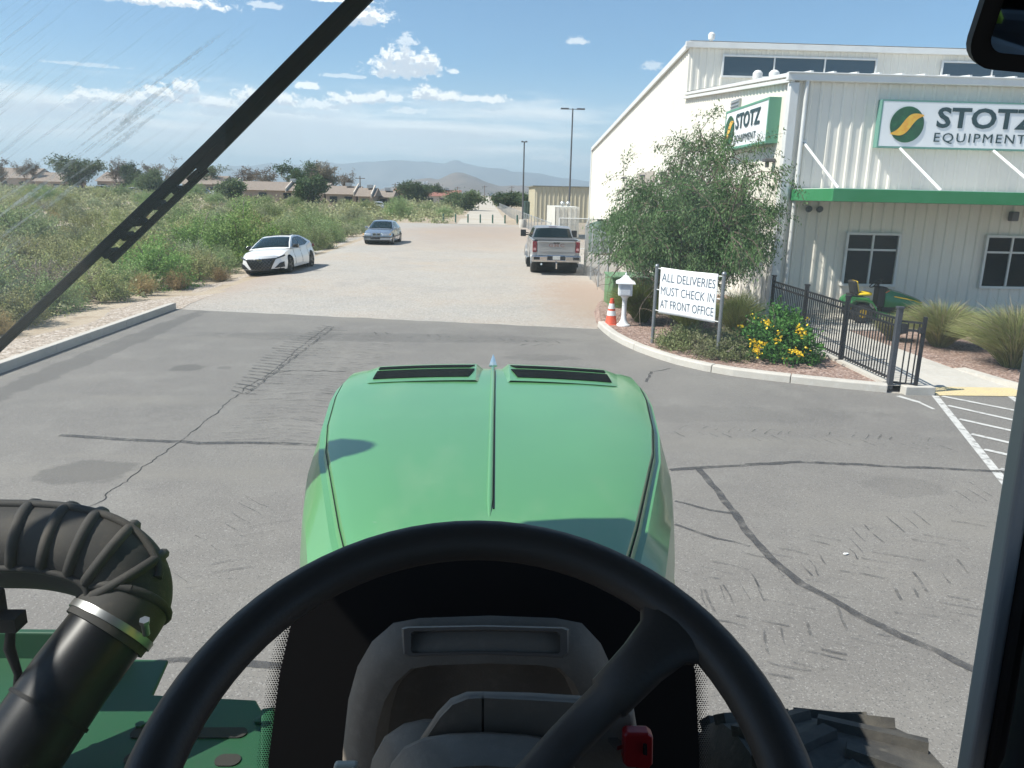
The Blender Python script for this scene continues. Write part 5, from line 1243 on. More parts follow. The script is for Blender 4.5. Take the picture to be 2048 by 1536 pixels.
def pickup():
    pg = M('paint_pewter', (.35, .355, .36), .32, .35, coat=.6, var=[(1.5, (.38, .37, .35), .45, .75)])
    t = thing('pickup_truck', 'silver grey pickup truck seen from behind, parked on the gravel by the chain link fence', 'pickup', (2.86, 35.05, 0), 0, None, (0, 0, R(90.4)))
    L, W = 5.85, 2.03
    c = Car(t, pg, L, W, .48, 1.82, -1.85, .415, [(-2.93, 1.40), (-1.2, 1.41), (-1.0, 1.41), (.9, 1.38), (1.2, 1.36), (2.2, 1.30), (2.93, 1.16)], [(-2.93, .985), (-2.0, 1.0), (0, 1.0), (2.2, .99), (2.93, .93)], plan_f=.2, plan_r=.03, lean_f=.04, lean_r=.0, zmid=.9, crown=.0, arch=1.2, flat=True)
    c.greenhouse([(1.45, 1.37), (1.0, 1.62), (.62, 1.82), (.35, 1.885), (-.3, 1.905), (-.85, 1.885), (-1.0, 1.82), (-1.12, 1.40)], .93, .74, 1.9, pg, 1.38, crown=.03,
                 wins=[[(1.1, 1.42), (.52, 1.79), (.28, 1.82), (.22, 1.42)], [(.12, 1.42), (.16, 1.825), (-.75, 1.82), (-.86, 1.42)]], ws=((1.4, 1.40), (.6, 1.84)), rw=((-1.125, 1.40), (-.99, 1.86)))
    q = MB(); q.box((-1.98, 0, 1.425), (1.72, 1.80, .04)); q.box((-2.80, 0, 1.43), (.16, 1.72, .05)); q.build('bed_cover', M('tonneau', (.06, .065, .07), .7), t, bevel=.01)
    for m in (1, -1):
        q = MB(); q.box((-1.98, m*.95, 1.415), (1.8, .10, .05)); q.build('bed_rail', pg, t, bevel=.02)
    xr = -L/2
    q = MB(); q.box((xr-.012, 0, 1.10), (.05, 1.56, .60)); tg = q.build('tailgate', pg, t, bevel=.025, seg=3)
    q = MB(); q.box((xr-.04, 0, 1.365), (.06, 1.52, .07)); q.build('tailgate_lip', pg, tg, bevel=.02)
    q = MB(); q.box((xr-.045, 0, .98), (.014, 1.42, .035)); q.build('tailgate_crease', pg, tg, bevel=.006)
    q = MB(); q.box((xr-.05, 0, 1.325), (.05, .26, .055)); q.build('handle', m_dark, tg, bevel=.01)
    me = text_mesh('GMC', .17, offset=.006, spacing=1.35, sx=1.5, extrude=.01, align='CENTER'); me.transform(Matrix.Translation((xr-.045, 0, 1.22)) @ Matrix.Rotation(-PI/2, 4, 'Z') @ Matrix.Rotation(PI/2, 4, 'X')); link('lettering', me, M('red_letters', (.50, .36, .35), .25, .5), tg)
    for m in (1, -1):
        q = MB(); q.box((xr+.02, m*.895, 1.15), (.12, .185, .44)); tl = q.build('tail_light', m_red, t, bevel=.03, seg=3)
        q = MB(); q.box((xr-.045, m*.895, 1.06), (.02, .11, .10)); q.build('reverse_lamp', M('reverse_lamp', (.45, .25, .25), .2), tl, bevel=.008)
    bp = MB(); bp.box((xr-.10, .70, .68), (.24, .66, .24)); bp.box((xr-.10, -.70, .68), (.24, .66, .24)); bp.box((xr-.06, 0, .60), (.22, .78, .10)); bp.box((xr-.02, 0, .72), (.1, .8, .2)); b = bp.build('rear_bumper', m_chrome, t, bevel=.03, seg=3)
    q = MB(); q.box((xr-.16, 0, .715), (.10, .84, .13)); q.build('plate_recess', m_dark, b)
    q = MB(); q.box((xr-.215, 0, .725), (.012, .31, .155)); q.build('number_plate', M('plate', (.55, .55, .52), .5, var=[(28, (.25, .28, .32), .56, .66)]), b, bevel=.004)
    for m in (1, -1):
        q = MB(); q.box((xr-.225, m*.82, .70), (.02, .26, .12)); q.build('corner_step', m_dark, b, bevel=.01)
    q = MB(); q.box((xr-.16, 0, .50), (.2, .07, .07)); q.box((xr-.28, 0, .40), (.06, .06, .24)); q.sphere((xr-.30, 0, .50), .035, 10, 6); q.build('tow_hitch', m_chrome, t, bevel=.006)
    q = MB(); q.tube([(xr+.4, .55, .42), (xr+.05, .60, .44)], .045, 10, True); q.build('exhaust_pipe', m_chrome, t, smooth=60)
    for m in (1, -1):
        q = MB(); q.box((.95, m*1.18, 1.53), (.16, .24, .30)); q.bar((.95, m*.92, 1.45), (.95, m*1.08, 1.46), .06, .05); q.bar((.95, m*.92, 1.53), (.95, m*1.08, 1.55), .05, .04); q.build('door_mirror', m_dark, t, bevel=.035, seg=3)
        q = MB(); q.tube([(1.3, m*.98, .44), (-.9, m*.98, .44)], .055, 10); q.build('side_step', m_chrome, t, smooth=60)
        q = MB(); q.box((-1.42, m*1.0, .40), (.03, .25, .42)); q.build('mud_flap', m_under, t)
    for x in (1.0, .17, -.92): c.side_patch('door_seam', [(x, .60), (x+.012, .60), (x+.012, 1.36), (x, 1.36)], m_under, .003)
    c.side_patch('door_handle', [(.25, 1.18), (.45, 1.18), (.45, 1.23), (.25, 1.23)], pg, .025); c.side_patch('door_handle', [(-.82, 1.18), (-.62, 1.18), (-.62, 1.23), (-.82, 1.23)], pg, .025)
    for xw in (1.82, -1.85):                               # flared openings
        for m in (1, -1):
            q = MB(); pts = [(xw+.50*math.cos(a), m*1.0, .415+.50*math.sin(a)) for a in [PI*i/14 for i in range(15)]]; q.tube(pts, .035, 6, False); q.build('wheel_flare', pg, t, smooth=60)
    q = MB(); q.box((xr+.6, 0, .42), (.9, 1.2, .14)); q.tube([(-1.85, -.8, .41), (-1.85, .8, .41)], .07, 8); q.sphere((-1.85, 0, .41), .16, 10, 6); q.build('rear_axle', m_under, t)
    c.wheels(m_rims, .28, 6, track=2.0, rr=.60)
    q = MB(); q.box((-.97, 0, 1.905), (.03, .34, .02)); q.build('brake_lamp', m_red, t)
pickup()

def far_cars():
    def car(lab, px, py, Y, rz, paint, van=0):
        p = P(px, py, Y); z = hz(p.x, Y)-.02
        t = thing('parked_car', lab, 'car', (p.x, Y, z), rz, 'cars parked by the far houses'); h = .28 if van else 0
        L = 4.9
        c = Car(t, paint, L, 1.85, .22, 1.4, -1.45, .34, [(-2.43, .98+h*.6), (-1.8, 1.0+h*.5), (0, .95+h*.4), (1.3, .95+h*.3), (2.43, .75+h*.4)], [(-2.43, .85), (-1.5, .91), (1.5, .91), (2.43, .83)])
        pr = [(1.2, .95+h*.3), (.3, 1.40+h), (-.6, 1.45+h), (-1.1, 1.36+h), (-1.8, 1.0)] if not van else [(1.45, 1.02), (.55, 1.62), (-.6, 1.74), (-2.0, 1.70), (-2.35, 1.12)]
        wn = [[(.85, 1.0), (.2, 1.34), (-1.0, 1.34), (-1.4, 1.0)]] if not van else [[(1.0, 1.12), (.45, 1.56), (-1.95, 1.58), (-2.1, 1.12)]]
        c.greenhouse(pr, .86, .66, pr[2][1], paint, .95+h*.4, wins=wn, ws=(pr[0], pr[1]), rw=(pr[-1], pr[-2])); c.wheels(m_rims, .22, 5)
    w = M('far_white', (.62, .63, .64), .3, coat=.5); s = M('far_silver', (.42, .44, .46), .3, .5, coat=.5); b = M('far_dark', (.04, .05, .07), .3, coat=.5)
    car('white hatchback leftmost of the parked cars by the far houses', 117, 381, 196, R(172), w)
    car('white parked car right of the leftmost hatchback, below the broad tree', 149, 381, 198, R(150), w)
    car('silver minivan parked between the broad tree and the wiper', 213, 383, 192, R(5), s, 1)
    car('dark blue parked car in front of the silver minivan', 247, 388, 176, R(10), b)
    car('white parked car just left of the wiper among the bushes', 270, 388, 174, R(20), w)
    car('dark parked van right of the silver minivan', 258, 380, 205, R(170), b, 1)
    car('dark grey car partly hidden at the right of the wiper', 362, 386, 176, R(175), b)
    car('silver car seen through the bushes right of the wiper', 412, 388, 172, R(15), s)
    car('white car parked right of the silver one beside the long house', 437, 389, 170, R(160), w)
    car('white car parked by the lean-to house at the right end of the row', 757, 400, 140, R(100), w)
far_cars()

def mower():
    mg = M('mower_green', (.025, .165, .045), .3, coat=.6); my = M('mower_yellow', (.75, .50, .02), .45); md = M('mower_black', (.02, .02, .02), .55)
    t = thing('lawn_tractor', 'green riding lawn tractor with a yellow seat parked on the walkway under the left window', 'lawn tractor', (10.52, 19.95, .13), R(-6))
    mb = MB(); rings = []
    for x, w, zl, zt in ((-.02, .21, .42, .86), (.12, .235, .42, .87), (.4, .24, .44, .80), (.7, .235, .48, .70), (.88, .22, .51, .63), (.96, .17, .53, .59)):
        rings.append([(x, -w, zl), (x, -w*1.02, zl+(zt-zl)*.6), (x, -w*.75, zt-.02), (x, 0, zt+.02), (x, w*.75, zt-.02), (x, w*1.02, zl+(zt-zl)*.6), (x, w, zl)])
    mb.loft(rings, False, False); mb.add(rings[-1], [tuple(range(7))]); mb.add(rings[0], [tuple(range(7))]); h = mb.build('bonnet', mg, t, smooth=40)
    for m in (1, -1):
        q = MB(); q.add([(.18, m*.246, .70), (.90, m*.226, .555), (.94, m*.20, .575), (.5, m*.247, .675), (.2, m*.25, .72)], [(0, 1, 2, 3, 4)]); q.build('stripe', my, h, solid=.008)
        q = MB(); q.box((.80, m*.19, .44), (.30, .05, .14)); q.build('side_grille', md, h)
    q = MB(); q.box((.42, 0, .34), (.95, .36, .22)); q.box((.90, 0, .42), (.12, .36, .18)); q.build('chassis', md, t, bevel=.02)
    q = MB(); q.box((-.10, 0, .66), (.20, .34, .50)); q.box((-.08, 0, .90), (.24, .36, .07)); q.build('dash_column', md, t, bevel=.03)
    q = MB(); q.tube([(-.08, 0, .9), (-.20, 0, 1.0)], .02, 8); c = Vector((-.215, 0, 1.01)); ax = Vector((-.55, 0, .83)).normalized(); u = Vector((0, 1, 0)); v = ax.cross(u)
    pts = [c+(u*math.cos(2*PI*k/20)+v*math.sin(2*PI*k/20))*.175 for k in range(21)]; q.tube(pts, .014, 6, False)
    for k in (0, 7, 13): q.bar(c, pts[k], .03, .012)
    q.build('steering_wheel', md, t, smooth=50)
    q = MB(); q.bar((-.02, -.2, .80), (.05, -.25, .86), .025, .025); q.build('throttle_lever', M('orange_lever', (.6, .12, .03), .5), t)
    # rear fenders and footboards
    for m in (1, -1):
        rows = []
        for x, z in ((-.98, .46), (-.95, .60), (-.85, .67), (-.62, .66), (-.42, .60), (-.32, .47), (-.26, .34), (-.12, .29), (.22, .28), (.34, .36)):
            rows.append([(x, m*.16, z), (x, m*.40, z-.005), (x, m*.455, z-.035), (x, m*.46, z-.085)])
        q = MB(); q.grid(rows); q.build('fender', mg, t, smooth=50, solid=.014)
    q = MB(); q.box((-.68, 0, .52), (.56, .50, .26)); q.build('rear_deck', mg, t, bevel=.04)
    q = MB(); q.box((-.55, 0, .735), (.40, .42, .09), (0, R(-5), 0)); q.build('seat_cushion', my, t, bevel=.04, seg=3, smooth=60)
    q = MB(); q.box((-.74, 0, .70), (.34, .42, .06)); q.box((-.80, 0, .90), (.10, .44, .36), (0, R(-14), 0)); q.build('seat_shell', md, t, bevel=.035, seg=3, smooth=60)
    q = MB(); q.box((-.745, 0, .93), (.05, .39, .30), (0, R(-14), 0)); q.build('seat_back_pad', my, t, bevel=.02, seg=3, smooth=60)
    q = MB(); q.lathe([(.01, .14), (.44, .14), (.46, .16), (.46, .24), (.42, .27), (.01, .28)], (.12, 0, 0), 24); q.build('mower_deck', mg, t, smooth=40)
    for x, rr, w, ty in ((-.62, .265, .24, .33), (.62, .185, .16, .33)):
        for m in (1, -1):
            e = bpy.data.objects.new('wheel', None); col.objects.link(e); e.parent = t; e.location = (x, m*ty, rr); rot = Matrix.Rotation(-m*PI/2, 3, 'X')
            q = MB(); q.lathe([(rr*.45, -w/2), (rr*.85, -w/2), (rr*.98, -w*.3), (rr, 0), (rr*.98, w*.3), (rr*.85, w/2), (rr*.45, w/2)], (0, 0, 0), 24, rot); q.build('tyre', m_tyre, e, smooth=40)
            q = MB(); q.lathe([(rr*.46, w*.42), (rr*.40, w*.46), (rr*.34, w*.30), (.001, w*.34)], (0, 0, 0), 18, rot); q.build('rim', my, e, smooth=40)
mower()

# ================================================================ THE TRACTOR (the camera sits in its cab)
def tractor():
    T = thing('tractor', 'large green farm tractor seen from its driving seat, with green bonnet, steering wheel and wiper', 'tractor', (0, 0, 0))
    mg = M('tractor_green', (.085, .25, .095), .30, coat=.32, var=[(1.4, (.10, .29, .105), .42, .68), (5, (.13, .29, .13), .6, .85), (55, (.26, .33, .24), .70, .78), (2.2, (.18, .30, .155), .58, .80, 'stretch', (1, .3, 1))])
    mgd = M('deck_green_shaded', (.007, .062, .022), .55, var=[(4, (.012, .060, .026), .45, .7), (18, (.022, .05, .03), .6, .8)])  # the deck's shade is put into this darker green
    mk = M('cab_black', (.0055, .0055, .006), .7, spec=.25); mtrim = M('cab_trim', (.18, .15, .118), .65, var=[(90, (.21, .178, .142), .5, .7), (3, (.15, .128, .102), .45, .7)], bump=(350, .12, .004))
    mwheel = M('wheel_rim_plastic', (.050, .041, .034), .5, bump=(260, .10, .003), spec=.35); mrub = M('hose_rubber', (.034, .032, .029), .75, var=[(4, (.085, .074, .060), .46, .72), (20, (.07, .06, .048), .6, .85)], spec=.3)
    # ---- bonnet
    ST = [(1.02, .185, .275, 2.585), (1.18, .225, .305, 2.585), (1.38, .285, .36, 2.585), (1.60, .345, .42, 2.585), (1.82, .405, .465, 2.585), (2.05, .45, .495, 2.583), (2.38, .495, .54, 2.578), (2.55, .508, .55, 2.574), (2.68, .510, .552, 2.568), (2.76, .512, .553, 2.560), (2.82, .510, .551, 2.543), (2.86, .505, .547, 2.51), (2.89, .497, .540, 2.44), (2.90, .49, .535, 2.28), (2.89, .48, .525, 1.7)]
    cx = .03; rings = []
    for y, wt, wo, z in ST:
        cr = .016; half = [(wo*.99, z-.80), (wo*1.03, z-.40), (wo*1.02, z-.20), (wo*1.0, z-.11), (wo*.985, z-.075), (wt+.025, z-.034), (wt+.012, z-.032), (wt, z-.008), (wt*.92, z+.002), (wt*.6, z+cr*.72), (wt*.25, z+cr*.97)]
        if y < 1.03: half = half
        rings.append([(cx-.012*(2.9-y)-a, y, b) for a, b in half]+[(cx-.012*(2.9-y), y, z+cr)]+[(cx-.012*(2.9-y)+a, y, b) for a, b in half[::-1]])
    mb = MB(); mb.loft(rings, False); bon = mb.build('bonnet', mg, T, smooth=32)
    xc = lambda y: cx-.012*(2.9-y)
    q = MB(); q.tube([(xc(1.36), 1.36, 2.598), (xc(1.44), 1.44, 2.602), (xc(2.2), 2.2, 2.600), (xc(2.6), 2.6, 2.593), (xc(2.76), 2.76, 2.579), (xc(2.82), 2.82, 2.562)], [.003, .0065, .007, .007, .0065, .005], 8); q.build('centre_ridge', mg, bon, smooth=60)
    q = MB(); q.tube([(xc(y)+.0078, y, z+.0165) for y, z in ((1.40, 2.585), (1.82, 2.585), (2.05, 2.583), (2.38, 2.578), (2.55, 2.574), (2.68, 2.568))], .0019, 6); q.build('groove_shadow', mk, bon)  # raised dark line standing in for the shadow in the groove
    for sd in (-1, 1):
        q = MB(); q.tube([(xc(y)+sd*(wt+.006), y, z-.0165) for y, wt, wo, z in ST[1:10]], .0013, 6); q.build('panel_gap', mk, bon)
    q = MB(); q.lathe([(.016, 0), (.010, .02), (.001, .046)], (xc(2.8), 2.79, 2.578), 4); q.build('bonnet_ornament', m_chrome, bon)
    # hot air outlets: rear facing louvres under a raised lip
    mesh = M('vent_mesh', (.004, .005, .005), .9, spec=.05, var=[(120, (.03, .03, .03), .6, .7)])
    for s in (-1, 1):
        x0, x1 = xc(2.6)+s*.045, xc(2.6)+s*.425
        zc = lambda x, y: 2.597-.022*(abs(x-xc(y))/.5)**2-(0 if y < 2.6 else (y-2.6)*.06)
        q = MB(); rows = []
        for y, dz, w in ((2.49, .0010, 0), (2.52, .0022, 0), (2.66, .0065, 0), (2.74, .0085, 0), (2.79, .002, 0), (2.83, -.03, 0)):
            rows.append([((x0+(x1-x0)*u)+(s*.045 if u > .99 else 0)*(1 if y > 2.5 else 1)-(s*.012 if u < .01 else 0), y, zc(x0+(x1-x0)*u, y)+dz-(.02 if (u < .01 or u > .99) else 0)) for u in (0, .035, .2, .4, .6, .8, .965, 1)])
        q.grid(rows); lip = q.build('vent_scoop', mg, bon, smooth=35)
        slots = []
        for ya, yb, da, db in ((2.530, 2.640, .0042, .0080), (2.672, 2.712, .0092, .0100)):
            rows = [[(x0+(x1-x0)*(.05+.90*k/8)+s*.02*((yb-y)/(yb-ya))*(1 if k == 0 else 0), y, zc(x0+(x1-x0)*(.05+.9*k/8), y)+d) for k in range(9)] for y, d in ((ya, da), ((ya+yb)/2, (da+db)/2), (yb, db))]
            q = MB(); q.grid(rows); q.build('vent_grille', mesh, lip, solid=.003)
    # yellow flash down each flank and the side grilles
    for s in (-1, 1):
        q = MB(); rows = []
        for y, wt, wo, z in ST[:9]: rows.append([(xc(y)+s*(wo*1.025+.003), y, z-.29), (xc(y)+s*(wo*1.032+.003), y, z-.37)])
        q.grid(rows); q.build('side_stripe', M('stripe_yellow', (.72, .52, .03), .4), bon, solid=.003)
    m_lug = M('lug_tyre', (.040, .038, .035), .9, var=[(3, (.12, .108, .088), .45, .72), (14, (.16, .145, .12), .62, .85)], bump=(40, .3, .01))
    # ---- engine, frame and wheels below (mostly out of view)
    q = MB(); q.box((0.02, 1.9, 1.45), (.55, 1.9, .75)); q.box((.02, 2.4, 1.05), (.7, 1.2, .35)); q.build('engine_block', mk, T, bevel=.03)
    for s in (-1, 1):
        for (x, y, rr, w) in ((1.13, 1.90, .79, .64), (1.12, -.75, 1.02, .55)):
            e = bpy.data.objects.new('wheel', None); col.objects.link(e); e.parent = T; e.location = (s*x, y, rr+.01); rot = Matrix.Rotation(PI/2, 3, 'Y')
            q = MB(); q.lathe([(rr*.55, -w/2), (rr*.8, -w*.52), (rr*.93, -w*.45), (rr*.955, 0), (rr*.93, w*.45), (rr*.8, w*.52), (rr*.55, w/2)], (0, 0, 0), 36, rot)
            for k in range(24):
                a = 2*PI*k/24
                for m in (-1, 1):
                    a2 = a+(.14 if m > 0 else 0); A = Vector((0, math.cos(a2)*rr*.97, math.sin(a2)*rr*.97)); B = Vector((m*w*.45, math.cos(a2+.20)*rr*.945, math.sin(a2+.20)*rr*.945)); q.bar(A, B, .055, .034, up=A.normalized())
            q.build('tyre', m_lug, e, smooth=40)
            q = MB(); q.lathe([(rr*.56, -w*.45), (rr*.5, -w*.2), (rr*.2, -w*.1), (.001, -w*.1)], (0, 0, 0), 24, rot); q.lathe([(rr*.56, w*.45), (rr*.5, w*.2), (rr*.2, w*.1), (.001, w*.1)], (0, 0, 0), 24, rot); q.build('rim', M('rim_yellow', (.7, .47, .03), .45), e, smooth=40)
    # ---- left: air intake elbow, pipe, clamp and the perforated deck
    ctr = [(-.995, 1.20, 1.93), (-.925, 1.34, 2.09), (-.862, 1.45, 2.195), (-.815, 1.53, 2.262)]
    q = MB(); q.tube(ctr, .086, 28); pipe = q.build('intake_pipe', M('pipe_black', (.004, .0045, .006), .38, spec=.25, var=[(7, (.009, .009, .010), .45, .7)]), T, smooth=50)
    d = (Vector(ctr[-1])-Vector(ctr[-2])).normalized()
    q = MB(); p = Vector(ctr[1])+(Vector(ctr[2])-Vector(ctr[1]))*.55; q.tube([p-d*.004, p+d*.004], .0895, 28); q.build('pipe_seam', mk, pipe, smooth=50)
    e0 = Vector(ctr[-1])-d*.02; el = [e0, e0+d*.055]
    bend = [(-.800, 1.588, 2.308), (-.816, 1.605, 2.346), (-.856, 1.615, 2.380), (-.915, 1.62, 2.398), (-.99, 1.625, 2.406), (-1.09, 1.625, 2.408), (-1.2, 1.625, 2.408)]
    path = [tuple(p) for p in el]+bend; pv = [Vector(p) for p in path]
    # smooth path (Catmull-Rom)
    sp = []
    for i in range(len(pv)-1):
        a, b, c_, d_ = pv[max(i-1, 0)], pv[i], pv[i+1], pv[min(i+2, len(pv)-1)]
        for k in range(6):
            t = k/6; sp.append(.5*((2*b)+(c_-a)*t+(2*a-5*b+4*c_-d_)*t*t+(3*b-a-3*c_+d_)*t**3))
    sp.append(pv[-1])
    q = MB(); q.tube(sp, .094, 32); elb = q.build('intake_elbow', mrub, T, smooth=60)
    # raised ribs that wrap the outer half of the elbow, with a spine along the crown
    q = MB(); nrm = []
    for i, p in enumerate(sp):
        t = (sp[min(i+1, len(sp)-1)]-sp[max(i-1, 0)]).normalized(); up = Vector((.45, .1, 1)); up = (up-t*up.dot(t)).normalized(); nrm.append((t, up, t.cross(up).normalized()))
    for i in (17, 23, 28, 33, 38, 44, 50):
        if i >= len(sp): continue
        t, up, sd = nrm[i]; arc = [sp[i]+(up*math.cos(a)+sd*math.sin(a))*.0945+t*.012*math.sin(a*1.2) for a in [R(-105+210*k/18) for k in range(19)]]; q.tube(arc, [.004]+[.0125]*17+[.004], 8)
    for off in (0.0,):
        q.tube([sp[i]+(nrm[i][1]*math.cos(off)+nrm[i][2]*math.sin(off))*.097 for i in range(14, len(sp))], .010, 8)
    for a in (-1.75, 1.75): q.tube([sp[i]+(nrm[i][1]*math.cos(a)+nrm[i][2]*math.sin(a))*.095 for i in range(14, len(sp))], .008, 8)
    q.tube([sp[8]+(nrm[8][1]*math.cos(2*PI*k/28)+nrm[8][2]*math.sin(2*PI*k/28))*.094 for k in range(29)], .010, 8, False)
    q.build('elbow_rib', mrub, elb, smooth=60)
    q = MB(); p = sp[2]; q.tube([p, p+d*.016], .0985, 32); t_, u_, s_ = nrm[2]; bx = p+u_*.02+Vector((.098, -.03, 0)); q.tube([bx, bx+Vector((.005, -.012, .034))], .008, 10); q.tube([bx+Vector((.005, -.012, .034)), bx+Vector((.006, -.014, .042))], .011, 6); q.build('hose_clamp', M('clamp_steel', (.30, .30, .29), .42, 1.0), elb, smooth=50)
    # deck plate with slots
    zt = 2.0
    outline = [(-1.6, 1.30), (-.36, 1.30), (-.44, 1.42), (-.47, 1.52), (-.545, 1.635), (-.80, 1.655), (-.82, 1.80), (-1.6, 1.82)]
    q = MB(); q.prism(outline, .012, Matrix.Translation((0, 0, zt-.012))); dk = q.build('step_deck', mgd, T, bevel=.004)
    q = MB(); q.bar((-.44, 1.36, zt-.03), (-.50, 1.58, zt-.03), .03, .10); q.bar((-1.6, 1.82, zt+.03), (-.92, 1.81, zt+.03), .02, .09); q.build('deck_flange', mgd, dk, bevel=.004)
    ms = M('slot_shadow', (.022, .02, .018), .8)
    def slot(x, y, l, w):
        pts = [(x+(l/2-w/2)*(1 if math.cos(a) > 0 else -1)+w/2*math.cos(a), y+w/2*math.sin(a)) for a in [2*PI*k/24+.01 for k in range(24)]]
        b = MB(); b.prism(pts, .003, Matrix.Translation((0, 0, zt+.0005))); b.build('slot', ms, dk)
    slot(-.66, 1.515, .26, .034); slot(-.74, 1.435, .055, .036); slot(-.545, 1.428, .055, .036)
    for x, y in ((-.515, 1.555), (-.745, 1.63), (-.78, 1.54)): b = MB(); b.lathe([(.001, 0), (.011, 0), (.011, .007), (.001, .008)], (x, y, zt), 6); b.build('bolt', mgd, dk)
    q = MB(); q.tube([(-.955, 1.42, 2.33), (-.965, 1.42, 2.28), (-.955, 1.42, 2.22), (-.965, 1.40, 2.12), (-1.0, 1.38, 2.05)], [.009, .011, .008, .008, .008], 8); q.box((-.965, 1.43, 2.335), (.05, .04, .03)); q.build('sensor_cable', mk, T, smooth=50)
    q = MB(); q.box((-1.02, 1.44, 2.36), (.07, .06, .07)); q.build('sensor_plug', mk, T, bevel=.01)
    # ---- cab shell
    q = MB(); q.prism([(-.97, -1.1), (.85, -1.1), (.88, 1.0), (.78, 1.18), (.4, 1.215), (-.5, 1.215), (-.72, 1.16), (-.87, .97), (-.95, .72)], .16, Matrix.Translation((0, 0, 3.62))); q.build('cab_roof', M('roof_liner', (.05, .05, .05), .8), T, bevel=.03)
    q = MB(); q.box((-.83, -.55, 2.2), (.05, 1.2, 1.6)); q.box((.83, -.55, 2.2), (.05, 1.2, 1.6)); q.box((0, -1.08, 2.2), (1.7, .05, 1.5)); q.box((0, -.1, 1.42), (1.66, 1.9, .05)); q.box((-.80, -.75, 3.3), (.07, .6, .7)); q.box((.80, -.75, 3.3), (.07, .6, .7))
    q.build('cab_wall', mk, T, bevel=.01)
    q = MB(); q.box((0, .90, 1.9), (1.36, .04, .9)); q.build('front_bulkhead', mk, T, bevel=.01)
    # right front pillar, slanting, with a grey outer strip and grab handle
    pa, pb = P(2138, 300, .88), P(1938, 1530, .85); dv = Vector((.046, 0, 0)); pt = pb+(pa-pb)*1.25
    q = MB(); q.bar(pt+dv, pb+(pb-pa)*.1+dv, .062, .05); q.build('cab_pillar', mk, T, bevel=.012, seg=3)
    q = MB(); q.bar(pt+Vector((.006, .004, 0)), pb+(pb-pa)*.1+Vector((.006, .004, 0)), .022, .03); q.build('pillar_strip', M('pillar_grey', (.27, .265, .26), .5), T, bevel=.006, seg=3)
    q = MB(); q.tube([(.715, .80, 2.79), (.700, .80, 2.745), (.688, .80, 2.70), (.684, .79, 2.60), (.678, .78, 2.53), (.65, .77, 2.46), (.64, .76, 2.36)], [.016, .024, .028, .028, .029, .03, .032], 14); q.build('grab_handle', mk, T, smooth=50)
    q = MB(); q.bar((-.86, .84, 3.62), (-.80, .84, 2.2), .05, .05); q.build('cab_pillar', mk, T, bevel=.012)
    # ---- windscreen: one clear dusty sheet with wiper smears
    gm = bpy.data.materials.new('windscreen_glass'); gm.use_nodes = True; nt = gm.node_tree; nt.nodes.clear(); N = nt.nodes.new; L = nt.links.new
    o = N('ShaderNodeOutputMaterial'); tr = N('ShaderNodeBsdfTransparent'); tr.inputs[0].default_value = (.955, .975, .962, 1); gl = N('ShaderNodeBsdfGlossy'); gl.inputs['Roughness'].default_value = .02
    df = N('ShaderNodeBsdfDiffuse'); df.inputs[0].default_value = (.88, .84, .78, 1); tl = N('ShaderNodeBsdfTranslucent'); tl.inputs[0].default_value = (.94, .91, .87, 1); du = N('ShaderNodeAddShader'); du = N('ShaderNodeMixShader'); du.inputs[0].default_value = .75; L(df.outputs[0], du.inputs[1]); L(tl.outputs[0], du.inputs[2])
    m1 = N('ShaderNodeMixShader'); m1.inputs[0].default_value = .012; L(tr.outputs[0], m1.inputs[1]); L(gl.outputs[0], m1.inputs[2])
    tc = N('ShaderNodeTexCoord'); sp_ = N('ShaderNodeSeparateXYZ'); L(tc.outputs['Object'], sp_.inputs[0])
    def mt(op, a, b=None, clamp=False):
        n = N('ShaderNodeMath'); n.operation = op; n.use_clamp = clamp
        for i, v in enumerate((a, b)):
            if v is None: continue
            if isinstance(v, (int, float)): n.inputs[i].default_value = v
            else: L(v, n.inputs[i])
        return n.outputs[0]
    # smears follow the sweep of the wiper: a bundle of long streaks at the upper left, finest at its far end
    A_, B_ = P(20, 405, .96), P(455, 75, .96); u = Vector((B_.x-A_.x, B_.z-A_.z)).normalized(); a0 = -A_.x*u.y+A_.z*u.x; l0 = A_.x*u.x+A_.z*u.y; l1 = B_.x*u.x+B_.z*u.y
    acr = mt('SUBTRACT', mt('SUBTRACT', mt('MULTIPLY', sp_.outputs[2], u.x), mt('MULTIPLY', sp_.outputs[0], u.y)), a0)
    alo = mt('DIVIDE', mt('SUBTRACT', mt('ADD', mt('MULTIPLY', sp_.outputs[0], u.x), mt('MULTIPLY', sp_.outputs[2], u.y)), l0), l1-l0)
    def ramp(v, lo, hi, k):
        n = N('ShaderNodeMapRange'); n.interpolation_type = 'SMOOTHSTEP'; L(v, n.inputs[0]); n.inputs[1].default_value = lo; n.inputs[2].default_value = hi; n.inputs[4].default_value = k; return n.outputs[0]
    def vec(a, b):
        n = N('ShaderNodeCombineXYZ'); L(a, n.inputs[0]); L(b, n.inputs[1]); return n.outputs[0]
    n1 = N('ShaderNodeTexNoise'); n1.inputs['Scale'].default_value = 1.0; n1.inputs['Detail'].default_value = 5; L(vec(mt('MULTIPLY', alo, 2.5), mt('MULTIPLY', acr, 150.0)), n1.inputs[0])
    n4 = N('ShaderNodeTexNoise'); n4.inputs['Scale'].default_value = 1.0; n4.inputs['Detail'].default_value = 8; n4.inputs['Roughness'].default_value = .75; L(vec(mt('MULTIPLY', alo, 60.0), mt('MULTIPLY', acr, 220.0)), n4.inputs[0])
    n2 = N('ShaderNodeTexNoise'); n2.inputs['Scale'].default_value = 4.0; n2.inputs['Detail'].default_value = 8; n2.inputs['Roughness'].default_value = .65; L(tc.outputs['Object'], n2.inputs[0])
    wdt = mt('MULTIPLY_ADD', alo, -.030) if False else mt('ADD', mt('MULTIPLY', alo, -.026), .040)
